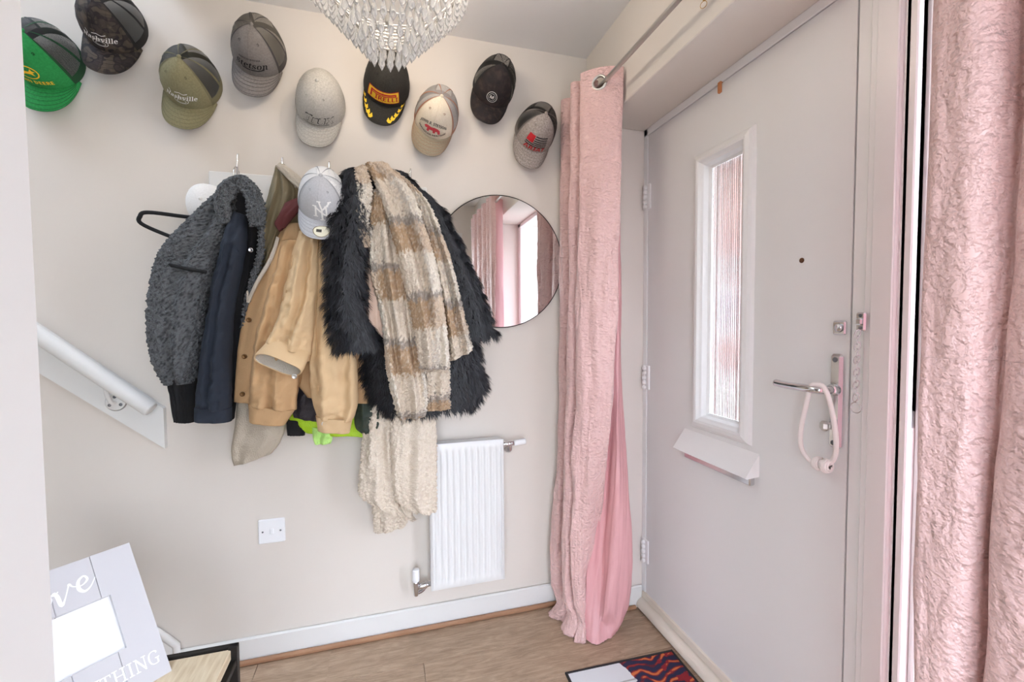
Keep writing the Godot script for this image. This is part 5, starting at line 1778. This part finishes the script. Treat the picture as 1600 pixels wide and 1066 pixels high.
			{"part":"front","mat":"sherpa","rows":[[-0.068,0.974,0.034,0.968,0.110,0.040],[-0.089,0.846,0.027,0.837,0.115,0.045],[-0.100,0.718,0.034,0.704,0.120,0.050],[-0.104,0.630,0.039,0.575,0.120,0.045],[-0.042,0.578,0.097,0.506,0.115,0.035]],"paint":"cream","fold":0.01,"curl":0.0055,"seg":120,"m":150,"crease":0.004},
			{"part":"front","mat":"sherpa","rows":[[-0.001,0.975,0.173,0.965,0.140,0.040],[0.006,0.822,0.175,0.808,0.145,0.048],[0.010,0.680,0.173,0.663,0.148,0.050],[0.027,0.602,0.171,0.570,0.148,0.046],[0.077,0.558,0.169,0.542,0.145,0.035]],"paint":"cream","fold":0.01,"curl":0.0055,"seg":120,"m":150,"crease":0.004},
		],
		},
		{"name":"faux_fur_coat","label":"shaggy black faux fur coat behind the checked coat","category":"coat","pieces":[
			{"part":"body","mat":"fur_skin","rows":[[-0.030,1.801,0.075,1.801,0.120,0.040],[-0.061,1.678,0.175,1.682,0.130,0.060],[-0.075,1.495,0.267,1.507,0.135,0.080],[-0.083,1.313,0.319,1.314,0.135,0.085],[-0.086,1.129,0.342,1.117,0.135,0.085],[-0.056,1.000,0.360,1.021,0.130,0.080],[0.015,0.920,0.313,0.937,0.120,0.055]],"fur":26000,"crease":0.01,"fold":0.01},
			{"part":"sleeve","mat":"fur_skin","rows":[[-0.108,1.764,-0.059,1.772,0.225,0.030],[-0.151,1.685,-0.054,1.692,0.240,0.042],[-0.166,1.578,-0.051,1.585,0.250,0.048],[-0.175,1.454,-0.068,1.457,0.250,0.050],[-0.176,1.329,-0.075,1.330,0.250,0.050],[-0.170,1.235,-0.048,1.244,0.250,0.050],[-0.154,1.171,-0.028,1.190,0.245,0.045]],"fur":18000,"crease":0.01,"fold":0.01},
			{"part":"sleeve","mat":"fur_skin","rows":[[0.076,1.741,0.133,1.714,0.195,0.030],[0.109,1.665,0.194,1.657,0.205,0.040],[0.146,1.558,0.246,1.554,0.215,0.048],[0.193,1.424,0.304,1.434,0.220,0.050],[0.228,1.292,0.350,1.306,0.220,0.050],[0.246,1.200,0.385,1.212,0.215,0.045]],"fur":15000,"crease":0.01,"fold":0.01},
			{"part":"lining","mat":"navy_satin","rows":[[-0.011,1.029,0.202,1.019,0.100,0.030],[0.029,0.930,0.201,0.920,0.100,0.030],[0.037,0.881,0.147,0.893,0.100,0.020]],"fold":0.004},
		],
		},
		{"name":"checked_coat","label":"cream and brown checked sherpa coat hanging frontmost","category":"coat","pieces":[
			{"part":"lining","mat":"blush","rows":[[-0.059,1.512,-0.018,1.514,0.240,0.012],[-0.068,1.373,-0.008,1.374,0.245,0.014],[-0.072,1.266,-0.006,1.248,0.245,0.014],[-0.038,1.234,-0.007,1.200,0.240,0.010]],"fold":0.004},
			{"part":"back","mat":"sherpa","rows":[[0.080,1.266,0.215,1.265,0.215,0.035],[0.104,1.130,0.219,1.127,0.220,0.040],[0.120,1.016,0.218,1.016,0.220,0.040],[0.128,0.943,0.218,0.945,0.215,0.034]],"paint":"plaid","curl":0.0055,"seg":120,"m":150,"crease":0.004},
			{"part":"front","mat":"sherpa","rows":[[-0.051,1.690,0.027,1.695,0.250,0.035],[-0.049,1.561,0.062,1.567,0.262,0.045],[-0.044,1.414,0.084,1.417,0.268,0.050],[-0.014,1.266,0.094,1.265,0.270,0.050],[-0.003,1.115,0.118,1.111,0.268,0.048],[0.016,1.005,0.134,0.999,0.262,0.044],[0.034,0.928,0.125,0.929,0.255,0.036]],"paint":"plaid","fold":0.018,"curl":0.0055,"seg":120,"m":150,"crease":0.004},
			{"part":"sleeve","mat":"sherpa","rows":[[0.013,1.774,0.061,1.752,0.240,0.030],[0.080,1.680,0.144,1.663,0.258,0.045],[0.120,1.547,0.194,1.544,0.268,0.050],[0.155,1.418,0.232,1.420,0.268,0.050],[0.182,1.287,0.263,1.291,0.262,0.048],[0.201,1.175,0.288,1.201,0.255,0.044],[0.210,1.118,0.296,1.157,0.250,0.036]],"paint":"plaid","fold":0.015,"curl":0.0055,"seg":120,"m":150,"crease":0.004},
			{"part":"sleeve","mat":"sherpa","rows":[[-0.054,1.779,0.016,1.785,0.250,0.030],[-0.018,1.684,0.088,1.696,0.280,0.045],[0.020,1.558,0.135,1.568,0.295,0.052],[0.053,1.412,0.171,1.426,0.302,0.056],[0.082,1.265,0.192,1.275,0.302,0.056],[0.099,1.162,0.202,1.164,0.297,0.052],[0.105,1.101,0.200,1.097,0.290,0.044]],"paint":"plaid","fold":0.018,"n":1.7,"curl":0.0055,"seg":120,"m":150,"crease":0.004},
			{"part":"lapel","mat":"sherpa","rows":[[-0.086,1.755,-0.051,1.764,0.275,0.020],[-0.082,1.677,-0.034,1.682,0.285,0.024],[-0.089,1.585,-0.046,1.588,0.285,0.022],[-0.070,1.497,-0.042,1.502,0.280,0.014]],"paint":"plaid","fold":0.003,"curl":0.0055,"seg":120,"m":150,"crease":0.004},
		],
		},
	]
